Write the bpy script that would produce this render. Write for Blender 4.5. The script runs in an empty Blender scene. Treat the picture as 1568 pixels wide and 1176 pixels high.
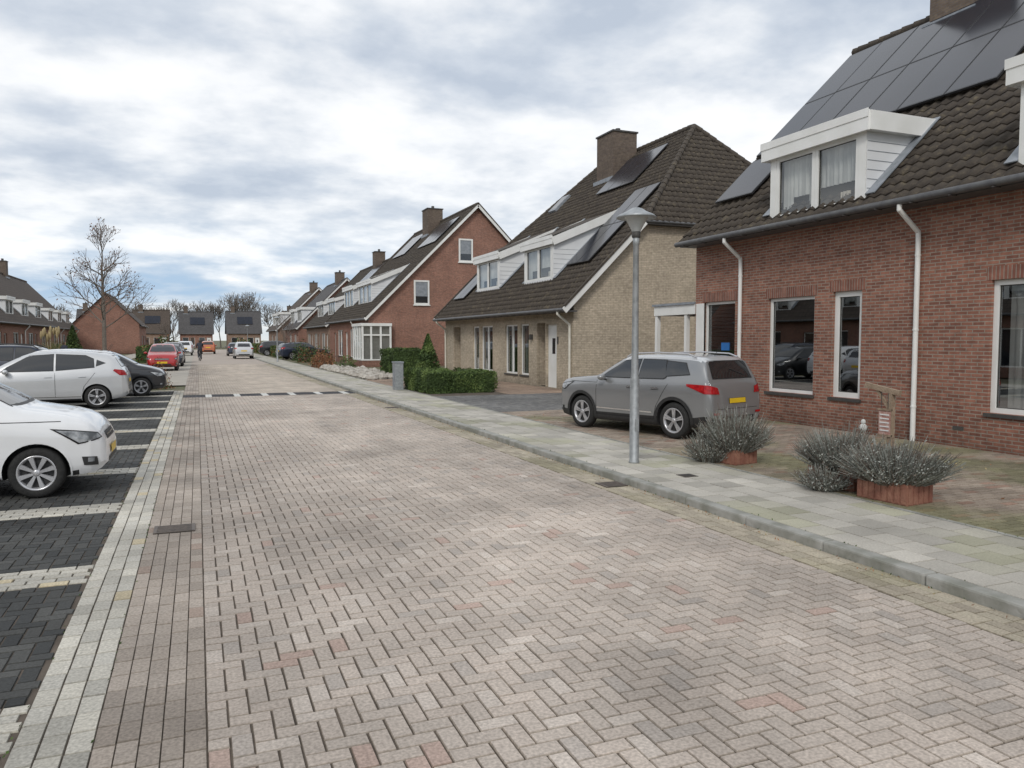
import bpy, bmesh, math, random
from mathutils import Vector, Matrix, noise
from mathutils.bvhtree import BVHTree
random.seed(7)
R = random.random
U = random.uniform
scene = bpy.context.scene
COL = scene.collection

# ------------------------------------------------------------ materials
def base_mat(name):
    m = bpy.data.materials.new(name); m.use_nodes = True
    nt = m.node_tree
    return m, nt, nt.nodes['Principled BSDF']

def nmat(name, c1, c2=None, scale=5.0, rough=0.7, bump=0.0, metal=0.0, coat=0.0, detail=5.0, bscale=None, spec=0.5):
    m, nt, b = base_mat(name)
    b.inputs['Roughness'].default_value = rough
    b.inputs['Metallic'].default_value = metal
    b.inputs['Specular IOR Level'].default_value = spec
    b.inputs['Coat Weight'].default_value = coat
    b.inputs['Coat Roughness'].default_value = 0.05
    if c2 is None: c2 = tuple(c*0.85 for c in c1)
    tc = nt.nodes.new('ShaderNodeTexCoord')
    n = nt.nodes.new('ShaderNodeTexNoise'); n.inputs['Scale'].default_value = scale; n.inputs['Detail'].default_value = detail
    nt.links.new(tc.outputs['Object'], n.inputs['Vector'])
    r = nt.nodes.new('ShaderNodeValToRGB')
    r.color_ramp.elements[0].position = 0.35; r.color_ramp.elements[0].color = (*c1, 1)
    r.color_ramp.elements[1].position = 0.65; r.color_ramp.elements[1].color = (*c2, 1)
    nt.links.new(n.outputs['Fac'], r.inputs['Fac'])
    nt.links.new(r.outputs['Color'], b.inputs['Base Color'])
    if bump > 0:
        n2 = nt.nodes.new('ShaderNodeTexNoise'); n2.inputs['Scale'].default_value = bscale or scale*4
        nt.links.new(tc.outputs['Object'], n2.inputs['Vector'])
        bp = nt.nodes.new('ShaderNodeBump'); bp.inputs['Strength'].default_value = bump; bp.inputs['Distance'].default_value = 0.02
        nt.links.new(n2.outputs['Fac'], bp.inputs['Height'])
        nt.links.new(bp.outputs['Normal'], b.inputs['Normal'])
    return m

def mathn(nt, op, a, b=None, clamp=False):
    n = nt.nodes.new('ShaderNodeMath'); n.operation = op; n.use_clamp = clamp
    for i, v in enumerate((a, b)):
        if v is None: continue
        if isinstance(v, (int, float)): n.inputs[i].default_value = v
        else: nt.links.new(v, n.inputs[i])
    return n.outputs[0]

def mixc(nt, f, a, b, mode='MIX'):
    n = nt.nodes.new('ShaderNodeMix'); n.data_type = 'RGBA'; n.blend_type = mode; n.clamp_factor = True
    for i, v in ((0, f), (6, a), (7, b)):
        if isinstance(v, (int, float)): n.inputs[i].default_value = v
        elif isinstance(v, tuple): n.inputs[i].default_value = (*v, 1) if len(v) == 3 else v
        else: nt.links.new(v, n.inputs[i])
    return n.outputs[2]

def brick_mat(name, c1, c2, mortar, bw=0.2, bh=0.058, ms=0.009, offset=0.5):
    m, nt, b = base_mat(name)
    b.inputs['Roughness'].default_value = 0.85
    b.inputs['Specular IOR Level'].default_value = 0.25
    tc = nt.nodes.new('ShaderNodeTexCoord')
    sp = nt.nodes.new('ShaderNodeSeparateXYZ'); nt.links.new(tc.outputs['Object'], sp.inputs[0])
    u = mathn(nt, 'ADD', sp.outputs[0], sp.outputs[1])
    cb = nt.nodes.new('ShaderNodeCombineXYZ'); nt.links.new(u, cb.inputs[0]); nt.links.new(sp.outputs[2], cb.inputs[1])
    br = nt.nodes.new('ShaderNodeTexBrick'); nt.links.new(cb.outputs[0], br.inputs['Vector'])
    br.offset = offset
    br.inputs['Scale'].default_value = 1.0
    br.inputs['Brick Width'].default_value = bw; br.inputs['Row Height'].default_value = bh
    br.inputs['Mortar Size'].default_value = ms; br.inputs['Mortar Smooth'].default_value = 0.2
    br.inputs['Color1'].default_value = (*c1, 1); br.inputs['Color2'].default_value = (*c2, 1); br.inputs['Mortar'].default_value = (*mortar, 1)
    n1 = nt.nodes.new('ShaderNodeTexNoise'); n1.inputs['Scale'].default_value = 0.9; n1.inputs['Detail'].default_value = 6
    nt.links.new(tc.outputs['Object'], n1.inputs['Vector'])
    n2 = nt.nodes.new('ShaderNodeTexNoise'); n2.inputs['Scale'].default_value = 9; n2.inputs['Detail'].default_value = 4
    nt.links.new(tc.outputs['Object'], n2.inputs['Vector'])
    f = mathn(nt, 'ADD', mathn(nt, 'MULTIPLY', n1.outputs['Fac'], 0.7), mathn(nt, 'MULTIPLY', n2.outputs['Fac'], 0.9))
    f = mathn(nt, 'ADD', f, 0.2)
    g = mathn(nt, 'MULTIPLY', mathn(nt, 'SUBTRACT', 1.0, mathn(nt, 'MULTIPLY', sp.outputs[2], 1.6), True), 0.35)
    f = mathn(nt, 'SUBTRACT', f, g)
    cbf = nt.nodes.new('ShaderNodeCombineXYZ')
    for i in range(3): nt.links.new(f, cbf.inputs[i])
    c = mixc(nt, 1.0, br.outputs['Color'], cbf.outputs[0], 'MULTIPLY')
    nt.links.new(c, b.inputs['Base Color'])
    bp = nt.nodes.new('ShaderNodeBump'); bp.inputs['Strength'].default_value = 0.6; bp.inputs['Distance'].default_value = 0.008; bp.invert = True
    nt.links.new(br.outputs['Fac'], bp.inputs['Height']); nt.links.new(bp.outputs['Normal'], b.inputs['Normal'])
    return m

def attr_mat(name, rough=0.85, speck=60, lo=0.72, hi=1.2, bump=0.3):
    m, nt, b = base_mat(name)
    b.inputs['Roughness'].default_value = rough
    b.inputs['Specular IOR Level'].default_value = 0.4
    a = nt.nodes.new('ShaderNodeAttribute'); a.attribute_name = 'Col'
    tc = nt.nodes.new('ShaderNodeTexCoord')
    n = nt.nodes.new('ShaderNodeTexNoise'); n.inputs['Scale'].default_value = speck; n.inputs['Detail'].default_value = 3
    nt.links.new(tc.outputs['Object'], n.inputs['Vector'])
    n2 = nt.nodes.new('ShaderNodeTexNoise'); n2.inputs['Scale'].default_value = 1.1; n2.inputs['Detail'].default_value = 7
    nt.links.new(tc.outputs['Object'], n2.inputs['Vector'])
    mr = nt.nodes.new('ShaderNodeMapRange'); mr.inputs[1].default_value = 0.3; mr.inputs[2].default_value = 0.7
    mr.inputs[3].default_value = lo; mr.inputs[4].default_value = hi
    nt.links.new(n.outputs['Fac'], mr.inputs[0])
    f = mathn(nt, 'MULTIPLY', mr.outputs[0], mathn(nt, 'ADD', mathn(nt, 'MULTIPLY', n2.outputs['Fac'], 0.8), 0.6))
    cb = nt.nodes.new('ShaderNodeCombineXYZ')
    for i in range(3): nt.links.new(f, cb.inputs[i])
    nt.links.new(mixc(nt, 1.0, a.outputs['Color'], cb.outputs[0], 'MULTIPLY'), b.inputs['Base Color'])
    bp = nt.nodes.new('ShaderNodeBump'); bp.inputs['Strength'].default_value = bump; bp.inputs['Distance'].default_value = 0.004
    nt.links.new(n.outputs['Fac'], bp.inputs['Height']); nt.links.new(bp.outputs['Normal'], b.inputs['Normal'])
    return m

def glass_mat(name, tint=0.55, base=0.10, k=0.9):
    m = bpy.data.materials.new(name); m.use_nodes = True
    nt = m.node_tree; nt.nodes.clear()
    o = nt.nodes.new('ShaderNodeOutputMaterial')
    t = nt.nodes.new('ShaderNodeBsdfTransparent'); t.inputs[0].default_value = (tint, tint*1.02, tint*1.02, 1)
    g = nt.nodes.new('ShaderNodeBsdfGlossy'); g.inputs['Roughness'].default_value = 0.012
    g.inputs['Color'].default_value = (0.9, 0.93, 0.95, 1)
    lw = nt.nodes.new('ShaderNodeLayerWeight'); lw.inputs[0].default_value = 0.5
    f = mathn(nt, 'ADD', mathn(nt, 'MULTIPLY', mathn(nt, 'POWER', lw.outputs['Facing'], 3.5), k), base, True)
    mx = nt.nodes.new('ShaderNodeMixShader')
    nt.links.new(f, mx.inputs[0]); nt.links.new(t.outputs[0], mx.inputs[1]); nt.links.new(g.outputs[0], mx.inputs[2])
    nt.links.new(mx.outputs[0], o.inputs[0])
    return m

M = {}
M['white'] = nmat('white_paint', (0.80, 0.80, 0.78), (0.72, 0.72, 0.69), 2.0, 0.45)
M['siding'] = nmat('white_siding', (0.76, 0.77, 0.77), (0.68, 0.69, 0.70), 1.5, 0.5)
M['cream'] = nmat('cream_pipe', (0.72, 0.70, 0.62), (0.60, 0.58, 0.5), 3.0, 0.5)
M['gutter'] = nmat('zinc_gutter', (0.09, 0.09, 0.095), (0.13, 0.13, 0.13), 8, 0.5, metal=0.3)
M['zinc'] = nmat('galvanised_steel', (0.42, 0.44, 0.45), (0.31, 0.33, 0.34), 14, 0.5, metal=0.5)
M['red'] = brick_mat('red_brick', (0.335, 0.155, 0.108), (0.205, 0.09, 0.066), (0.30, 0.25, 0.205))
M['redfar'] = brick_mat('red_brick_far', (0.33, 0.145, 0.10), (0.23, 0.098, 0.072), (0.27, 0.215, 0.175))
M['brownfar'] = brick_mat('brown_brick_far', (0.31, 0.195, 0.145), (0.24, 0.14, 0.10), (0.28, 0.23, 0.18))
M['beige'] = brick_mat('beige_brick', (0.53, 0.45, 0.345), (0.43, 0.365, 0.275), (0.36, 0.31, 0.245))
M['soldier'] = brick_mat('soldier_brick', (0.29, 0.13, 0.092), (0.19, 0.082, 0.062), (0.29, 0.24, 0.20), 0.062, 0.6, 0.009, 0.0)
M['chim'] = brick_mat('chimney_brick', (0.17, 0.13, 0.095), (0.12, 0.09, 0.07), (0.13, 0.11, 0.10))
M['lead'] = nmat('lead_flashing', (0.28, 0.30, 0.33), (0.2, 0.22, 0.24), 6, 0.5)
M['sill'] = nmat('stone_sill', (0.05, 0.048, 0.046), (0.07, 0.066, 0.06), 12, 0.6)
M['glass'] = glass_mat('window_glass', 0.6, 0.26, 1.0)
M['dglass'] = glass_mat('dormer_glass', 0.85, 0.10, .6)
M['darkglass'] = nmat('dark_glass', (0.02, 0.023, 0.027), (0.03, 0.033, 0.037), 1.0, 0.04, spec=0.9)
M['blind'] = nmat('blind', (0.62, 0.62, 0.59), (0.5, 0.5, 0.48), 3, 0.8)
M['curtain'] = nmat('curtain', (0.70, 0.70, 0.67), (0.58, 0.58, 0.56), 3, 0.9)
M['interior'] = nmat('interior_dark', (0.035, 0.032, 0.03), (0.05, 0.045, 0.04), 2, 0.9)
M['panel'] = nmat('solar_panel', (0.012, 0.014, 0.022), (0.018, 0.020, 0.03), 1.0, 0.16, spec=0.45)
M['panelframe'] = nmat('panel_frame', (0.03, 0.03, 0.033), None, 4, 0.4)
M['door'] = nmat('brown_door', (0.10, 0.06, 0.04), (0.07, 0.045, 0.03), 5, 0.5)
M['stone'] = nmat('stucco', (0.6, 0.55, 0.46), (0.5, 0.46, 0.4), 4, 0.8)

def roof_mat(name, c1, c2, moss, bumpy=False):
    m, nt, b = base_mat(name)
    b.inputs['Roughness'].default_value = 0.8
    b.inputs['Specular IOR Level'].default_value = 0.3
    tc = nt.nodes.new('ShaderNodeTexCoord')
    n = nt.nodes.new('ShaderNodeTexNoise'); n.inputs['Scale'].default_value = 5; n.inputs['Detail'].default_value = 8; n.inputs['Roughness'].default_value = 0.78
    nt.links.new(tc.outputs['Object'], n.inputs['Vector'])
    r = nt.nodes.new('ShaderNodeValToRGB')
    e = r.color_ramp.elements
    e[0].position = 0.36; e[0].color = (*c1, 1); e[1].position = 0.56; e[1].color = (*c2, 1)
    x = e.new(0.66); x.color = (*moss, 1)
    nt.links.new(n.outputs['Fac'], r.inputs['Fac'])
    nt.links.new(r.outputs['Color'], b.inputs['Base Color'])
    if bumpy:
        br = nt.nodes.new('ShaderNodeTexBrick')
        sp = nt.nodes.new('ShaderNodeSeparateXYZ'); nt.links.new(tc.outputs['Object'], sp.inputs[0])
        cb = nt.nodes.new('ShaderNodeCombineXYZ'); nt.links.new(sp.outputs[1], cb.inputs[0]); nt.links.new(sp.outputs[2], cb.inputs[1])
        nt.links.new(cb.outputs[0], br.inputs['Vector'])
        br.inputs['Scale'].default_value = 1; br.inputs['Brick Width'].default_value = 0.3; br.inputs['Row Height'].default_value = 0.25
        br.inputs['Mortar Size'].default_value = 0.03; br.inputs['Mortar Smooth'].default_value = 1.0
        br.inputs['Color1'].default_value = (1, 1, 1, 1); br.inputs['Color2'].default_value = (0.8, 0.8, 0.8, 1); br.inputs['Mortar'].default_value = (0.4, 0.4, 0.4, 1)
        nt.links.new(mixc(nt, 1.0, r.outputs['Color'], br.outputs['Color'], 'MULTIPLY'), b.inputs['Base Color'])
    return m
M['roof'] = roof_mat('brown_roof_tiles', (0.046, 0.038, 0.032), (0.08, 0.066, 0.052), (0.15, 0.125, 0.082))
M['rooffar'] = roof_mat('roof_tiles_far', (0.07, 0.057, 0.048), (0.11, 0.085, 0.068), (0.14, 0.11, 0.08), True)
M['rooffar2'] = roof_mat('grey_roof_tiles_far', (0.08, 0.076, 0.076), (0.11, 0.105, 0.105), (0.13, 0.125, 0.12), True)

# ------------------------------------------------------------ mesh builder
class MB:
    def __init__(s): s.v = []; s.f = []; s.m = []; s.mats = []; s.sm = []
    def mi(s, mat):
        if isinstance(mat, str): mat = M[mat]
        if mat not in s.mats: s.mats.append(mat)
        return s.mats.index(mat)
    def add(s, vs, fs, mat, smooth=False):
        o = len(s.v); s.v.extend([tuple(p) for p in vs]); k = s.mi(mat)
        for f in fs:
            s.f.append(tuple(o+i for i in f)); s.m.append(k); s.sm.append(smooth)
    def poly(s, pts, mat): s.add(pts, [tuple(range(len(pts)))], mat)
    BF = [(0, 1, 3, 2), (4, 6, 7, 5), (0, 4, 5, 1), (2, 3, 7, 6), (0, 2, 6, 4), (1, 5, 7, 3)]
    def box(s, x0, x1, y0, y1, z0, z1, mat):
        s.add([(x, y, z) for x in (x0, x1) for y in (y0, y1) for z in (z0, z1)], MB.BF, mat)
    def boxF(s, F, a0, a1, z0, z1, d0, d1, mat):
        s.add([F(a, z, d) for a in (a0, a1) for z in (z0, z1) for d in (d0, d1)], MB.BF, mat)
    def beam(s, p0, p1, up, w, h, mat):
        p0 = Vector(p0); p1 = Vector(p1); d = (p1-p0).normalized(); up = Vector(up)
        sd = d.cross(up).normalized(); up = sd.cross(d).normalized()
        vs = [p + sd*a*w/2 + up*b*h/2 for p in (p0, p1) for a in (-1, 1) for b in (-1, 1)]
        s.add(vs, MB.BF, mat)
    def cyl(s, p0, p1, r0, r1, n, mat, caps=True, smooth=True):
        p0 = Vector(p0); p1 = Vector(p1); d = (p1-p0)
        if d.length < 1e-6: return
        d.normalize(); a = d.orthogonal().normalized(); b = d.cross(a)
        vs = []
        for p, r in ((p0, r0), (p1, r1)):
            for i in range(n):
                t = 2*math.pi*i/n
                vs.append(p + a*math.cos(t)*r + b*math.sin(t)*r)
        s.add(vs, [(i, (i+1) % n, n+(i+1) % n, n+i) for i in range(n)], mat, smooth)
        if caps:
            s.add(vs[:n], [tuple(range(n))], mat); s.add(vs[n:], [tuple(range(n))], mat)
    def pipe(s, pts, r, n, mat):
        for i in range(len(pts)-1):
            s.cyl(pts[i], pts[i+1], r, r, n, mat)
    def lathe(s, prof, c, axis, n, mat, smooth=True):
        c = Vector(c); vs = []
        for (r, h) in prof:
            for i in range(n):
                t = 2*math.pi*i/n
                if axis == 'y': vs.append(c + Vector((math.cos(t)*r, h, math.sin(t)*r)))
                else: vs.append(c + Vector((math.cos(t)*r, math.sin(t)*r, h)))
        fs = [(j*n+i, j*n+(i+1) % n, (j+1)*n+(i+1) % n, (j+1)*n+i) for j in range(len(prof)-1) for i in range(n)]
        s.add(vs, fs, mat, smooth)
    def ellipsoid(s, c, r, n, mat):
        prof = [(math.sin(math.pi*j/n)*1.0, -math.cos(math.pi*j/n)) for j in range(n+1)]
        vs = []; k = n*2
        for (rr, h) in prof:
            for i in range(k):
                t = 2*math.pi*i/k
                vs.append((c[0]+rr*math.cos(t)*r[0], c[1]+rr*math.sin(t)*r[1], c[2]+h*r[2]))
        fs = [(j*k+i, j*k+(i+1) % k, (j+1)*k+(i+1) % k, (j+1)*k+i) for j in range(n) for i in range(k)]
        s.add(vs, fs, mat, True)
    def leaf(s, p, size, mat, up=None):
        d = Vector((U(-1, 1), U(-1, 1), U(-1, 1)))
        if d.length < 0.05: d = Vector((1, 0, 0))
        d.normalize(); a = d.orthogonal().normalized()*size*U(0.6, 1.2); b = d.cross(a).normalized()*size*U(0.4, 0.8)
        p = Vector(p)
        s.add([p-a, p-b*0.8, p+a, p+b*0.8], [(0, 1, 2, 3)], mat)
    def obj(s, name, parent=None, inv=None, auto=None):
        me = bpy.data.meshes.new(name); me.from_pydata(s.v, [], s.f)
        for mt in s.mats: me.materials.append(mt)
        me.polygons.foreach_set('material_index', s.m)
        me.polygons.foreach_set('use_smooth', s.sm)
        me.update()
        ob = bpy.data.objects.new(name, me); COL.objects.link(ob)
        if parent: ob.parent = parent
        return ob

def empty(name, loc=(0, 0, 0), rot=0):
    e = bpy.data.objects.new(name, None); COL.objects.link(e); e.location = loc; e.rotation_euler = (0, 0, rot); return e

# ------------------------------------------------------------ ground & paving
ground_m = nmat('ground_soil', (0.10, 0.11, 0.05), (0.16, 0.14, 0.09), 0.35, 0.95, 0.4)
g = MB(); g.poly([(-900, -300, -0.05), (900, -300, -0.05), (900, 1500, -0.05), (-900, 1500, -0.05)], ground_m); g.obj('ground')

pav = attr_mat('paving_bricks')
pavdark = attr_mat('dark_paving_bricks', 0.8)
tile = attr_mat('concrete_tiles', 0.8, 80, 0.85, 1.12, 0.2)
bed = nmat('joint_sand', (0.07, 0.055, 0.042), (0.125, 0.10, 0.078), 4, 0.95)
bedgreen = nmat('joint_moss', (0.11, 0.105, 0.06), (0.15, 0.13, 0.09), 2, 0.95)

def fbm(x, y, s): return noise.fractal(Vector((x*s, y*s, 3.1)), 1.0, 2.0, 4)

def paving(name, bricks, z, mat, bedmat, rect, gap=0.0035, inset=0.0035, th=0.012):
    vs = []; fs = []; cols = []
    for br in bricks:
        x0, x1, y0, y1, c = br[:5]
        if x1-x0 < 0.03 or y1-y0 < 0.03: continue
        o = len(vs)
        gs = br[5] if len(br) > 5 else 1.0
        g1, g2, g3, g4 = [gap*U(.6, 1.5) for _ in range(4)]
        x0 += g1*gs; x1 -= g2*gs; y0 += g3; y1 -= g4
        j = U(-0.0018, 0.0018); i_ = inset if gs >= 1 else inset*.5
        vs += [(x0, y0, z-th), (x1, y0, z-th), (x1, y1, z-th), (x0, y1, z-th)]
        vs += [(x0+i_, y0+inset, z+j+U(-.0012, .0012)), (x1-i_, y0+inset, z+j+U(-.0012, .0012)), (x1-i_, y1-inset, z+j+U(-.0012, .0012)), (x0+i_, y1-inset, z+j+U(-.0012, .0012))]
        fs += [(o+4, o+5, o+6, o+7), (o, o+1, o+5, o+4), (o+1, o+2, o+6, o+5), (o+2, o+3, o+7, o+6), (o+3, o, o+4, o+7)]
        cols += [(c[0]*.6, c[1]*.6, c[2]*.55, 1)]*4 + [(*c, 1)]*4
    n = len(fs)
    o = len(vs); zz = z-th*0.75
    vs += [(rect[0], rect[2], zz), (rect[1], rect[2], zz), (rect[1], rect[3], zz), (rect[0], rect[3], zz)]; fs.append((o, o+1, o+2, o+3)); cols += [(.1, .1, .1, 1)]*4
    me = bpy.data.meshes.new(name); me.from_pydata(vs, [], fs)
    me.materials.append(mat); me.materials.append(bedmat); me.polygons[n].material_index = 1
    ca = me.color_attributes.new('Col', 'FLOAT_COLOR', 'POINT')
    ca.data.foreach_set('color', [c for q in cols for c in q])
    ob = bpy.data.objects.new(name, me); COL.objects.link(ob)
    return ob

def herring(x0, x1, y0, y1, w, colf):
    out = []
    ni = int((x1-x0)/w)+3; nj = int((y1-y0)/w)+3
    for i in range(-2, ni):
        for j in range(-2, nj):
            k = (i-j) % 4
            if k == 0: r = (x0+i*w, x0+(i+2)*w, y0+j*w, y0+(j+1)*w)
            elif k == 3: r = (x0+i*w, x0+(i+1)*w, y0+j*w, y0+(j+2)*w)
            else: continue
            a, b, c, d = max(r[0], x0), min(r[1], x1), max(r[2], y0), min(r[3], y1)
            if b-a > .02 and d-c > .02: out.append((a, b, c, d, colf((a+b)/2, (c+d)/2)))
    return out

def longi(x0, x1, y0, y1, nrow, l, colf, gs=.55):
    out = []; w = (x1-x0)/nrow
    for i in range(nrow):
        y = y0 - U(0, l)
        while y < y1:
            a, b = max(y, y0), min(y+l, y1)
            if b-a > .03: out.append((x0+i*w, x0+(i+1)*w, a, b, colf(x0+(i+.5)*w, (a+b)/2), gs))
            y += l
    return out

def cross(x0, x1, y0, y1, ncol, l, colf):
    out = []; w = (y1-y0)/ncol
    for i in range(ncol):
        x = x0 - (l/2 if i % 2 else 0)
        while x < x1:
            a, b = max(x, x0), min(x+l, x1)
            if b-a > .03: out.append((a, b, y0+i*w, y0+(i+1)*w, colf((a+b)/2, y0+(i+.5)*w)))
            x += l
    return out

def mul(c, k): return tuple(max(0.0, v*k) for v in c)
def lerp(a, b, t): return tuple(p+(q-p)*t for p, q in zip(a, b))

def c_road(x, y):
    b = lerp((0.455, 0.39, 0.335), (0.425, 0.37, 0.32), R())
    t = R()
    if t < 0.02: b = (0.42, 0.315, 0.265)
    elif t < 0.08: b = (0.385, 0.34, 0.30)
    elif t < 0.15: b = (0.495, 0.435, 0.38)
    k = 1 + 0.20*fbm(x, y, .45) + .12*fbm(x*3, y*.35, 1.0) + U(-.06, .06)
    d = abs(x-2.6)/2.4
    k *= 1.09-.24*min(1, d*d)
    if y > 27: b = lerp(b, (0.48, 0.415, 0.34), .6)
    return mul(b, k)
def c_gut(x, y):
    b = lerp((0.37, 0.315, 0.265), (0.44, 0.38, 0.325), R())
    if R() < .05: b = (0.36, 0.28, 0.23)
    return mul(b, 0.85+0.3*fbm(x, y, .9)+.15*fbm(x*4, y*.5, 1.)+U(-.08, .08))
def c_gutr(x, y):
    b = lerp((0.37, 0.32, 0.25), (0.44, 0.39, 0.30), R())
    m = max(0, fbm(x, y, .8)+.08); b = lerp(b, (0.24, 0.22, 0.12), min(.5, m))
    return mul(b, 0.95+U(-.12, .12))
def c_light(x, y):
    b = lerp((0.54, 0.51, 0.44), (0.46, 0.44, 0.39), R())
    if R() < .06: b = (0.56, 0.48, 0.33)
    return mul(b, 0.93+0.4*fbm(x, y, 1.0)+U(-.12, .12))
def c_dark(x, y):
    b = lerp((0.034, 0.036, 0.036), (0.068, 0.068, 0.064), R())
    return mul(b, 1.05+0.6*fbm(x, y, .9)+U(-.1, .1))
def c_side(x, y):
    b = lerp((0.425, 0.40, 0.35), (0.495, 0.465, 0.41), R())
    m = max(0, fbm(x, y, .9)*1.1 - .08 + (0.15 if x > 6.2 else 0)); b = lerp(b, (0.30, 0.30, 0.17), min(.5, m))
    return mul(b, 0.93+U(-.10, .10)+.22*fbm(x, y, 2.))
def c_yard(x, y):
    b = lerp((0.29, 0.235, 0.185), (0.37, 0.305, 0.245), R())
    if R() < .10: b = (0.32, 0.21, 0.16)
    m = max(0, fbm(x+9, y, .5)*1.6 + (0.30 if (y < 10.5) else -.1)); b = lerp(b, (0.16, 0.17, 0.075), min(.65, m))
    return mul(b, 0.95+U(-.15, .15)+.25*fbm(x, y, 2.))
def c_drive(x, y):
    b = lerp((0.12, 0.12, 0.12), (0.18, 0.175, 0.165), R()); return mul(b, 1+.4*fbm(x, y, .6)+U(-.15, .15))
def c_brown(x, y):
    b = lerp((0.26, 0.19, 0.145), (0.34, 0.25, 0.185), R()); return mul(b, 1+.3*fbm(x, y, .6)+U(-.12, .12))

W = 0.0975
PAVB = 25.9; PAVE = 27.1; YF = 60
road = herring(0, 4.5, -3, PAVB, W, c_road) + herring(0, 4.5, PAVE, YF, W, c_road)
road += longi(-.47, 0, -3, PAVB, 5, 2*W, c_gut) + longi(-.47, 0, PAVE, YF, 5, 2*W, c_gut)
road += longi(4.5, 4.9, -3, PAVB, 4, 2*W, c_gutr) + longi(4.5, 4.9, PAVE, YF, 4, 2*W, c_gutr)
x = -.47
while x < 4.85:
    xe = min(x+.66, 4.9)
    road += cross(x, xe, PAVB, PAVE, 9, .22, lambda a, b: mul((0.045, 0.045, 0.05), U(.8, 1.4)))
    if xe < 4.8:
        road += cross(xe, xe+.2, PAVB, PAVE, 9, .2, lambda a, b: mul((0.68, 0.68, 0.65), U(.85, 1.05)))
    x = xe+.2
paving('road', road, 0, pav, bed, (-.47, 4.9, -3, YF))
farroad = nmat('road_far', (0.42, 0.36, 0.305), (0.37, 0.315, 0.27), 0.8, 0.85, 0.3)
fr = MB(); fr.poly([(-.47, YF, -0.004), (4.9, YF, -0.004), (4.9, 150, -0.004), (-.47, 150, -0.004)], farroad)
fr.poly([(-60, 141, 0.0), (60, 141, 0.0), (60, 147, 0.0), (-60, 147, 0.0)], farroad); fr.obj('road_far')

bands = [4.1+2.55*k for k in range(-2, 11)]
pk = longi(-.8, -.47, -3, 29.6, 3, 2*W, c_light, .9)
yy = -3.0
for b0 in bands:
    if b0-.24 > yy:
        pk += herring(-5.8, -.8, yy, b0-.24, W, c_dark) if b0 < 15 else cross(-5.8, -.8, yy, b0-.24, int((b0-.24-yy)/W), 2*W, c_dark)
    if b0+.24 > -3: pk += cross(-5.8, -.8, max(b0-.24, -3), b0+.24, 5, 2*W, c_light)
    yy = max(yy, b0+.24)
paving('parking_area', pk, 0, pav, bed, (-5.8, -.47, -3, 29.9))

kerbm = nmat('kerb_concrete', (0.35, 0.345, 0.32), (0.22, 0.22, 0.19), 5, 0.85, 0.4, detail=9)
KZ = 0.08
kb = MB(); y = -3.0
while y < 140:
    kb.box(4.9, 5.04, y+.004, y+.996, -0.05, KZ+.004+U(-.003, .003), kerbm); y += 1.0
ko = kb.obj('kerb')
bv = ko.modifiers.new('b', 'BEVEL'); bv.width = 0.018; bv.segments = 2

def tiles(x0, x1, y0, y1, n, colf):
    out = []; w = (x1-x0)/n
    for i in range(n):
        y = y0 - (w/2 if i % 2 else 0)
        while y < y1:
            a, b = max(y, y0), min(y+w, y1)
            if b-a > .03: out.append((x0+i*w, x0+(i+1)*w, a, b, colf(x0+(i+.5)*w, (a+b)/2)))
            y += w
    return out
sw = tiles(5.04, 6.55, -3, 90, 5, c_side)
paving('sidewalk', sw, KZ, tile, bedgreen, (5.04, 6.55, -3, 90), 0.003, 0.003)
yd = cross(6.6, 11.28, -3, 17.0, int(20/W), 2*W, c_yard)
paving('front_yard_paving', yd, KZ, pav, bedgreen, (6.6, 11.28, -3, 17.0))
yd = herring(6.6, 16.0, 17.0, 22.4, W, c_drive)
paving('driveway', yd, KZ, pavdark, bed, (6.6, 16.0, 17.0, 22.4))
yd = cross(9.1, 11.58, 22.4, 37, int(14.6/W), 2*W, c_brown) + cross(6.6, 9.1, 28.2, 33, int(4.8/W), 2*W, c_brown)
paving('garden_path', yd, KZ, pav, bed, (6.6, 11.58, 22.4, 37))
eg = MB(); eg.box(6.55, 6.6, -3, 90, -0.05, KZ+.006, kerbm); eg.obj('garden_edging')
lawn = nmat('garden_ground', (0.09, 0.10, 0.045), (0.15, 0.12, 0.075), 1.2, 0.95, 0.6)
rg = MB(); rg.box(6.6, 60, 37, 140, -0.04, KZ-.02, lawn); rg.box(6.6, 60, -3, 37, -0.04, KZ-.022, lawn); rg.box(5.04, 6.55, 90, 140, -.04, KZ, nmat('sidewalk_far', (0.44, 0.42, 0.37), (0.38, 0.355, 0.32), 1, .9)); rg.obj('garden_ground')
lf = MB(); pavfar = nmat('left_pavement', (0.42, 0.39, 0.34), (0.35, 0.32, 0.27), 1.5, 0.9, 0.2)
lf.poly([(-7.6, -3, -.006), (-5.8, -3, -.006), (-5.8, 140, -.006), (-7.6, 140, -.006)], pavfar)
lf.poly([(-2.4, 33, .0), (-.47, 33, .0), (-.47, 140, .0), (-2.4, 140, .0)], pavfar)
lf.poly([(-5.8, 29.9, -.003), (-2.4, 29.9, -.003), (-2.4, 140, -.003), (-5.8, 140, -.003)], lawn)
lf.obj('left_pavement')

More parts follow.
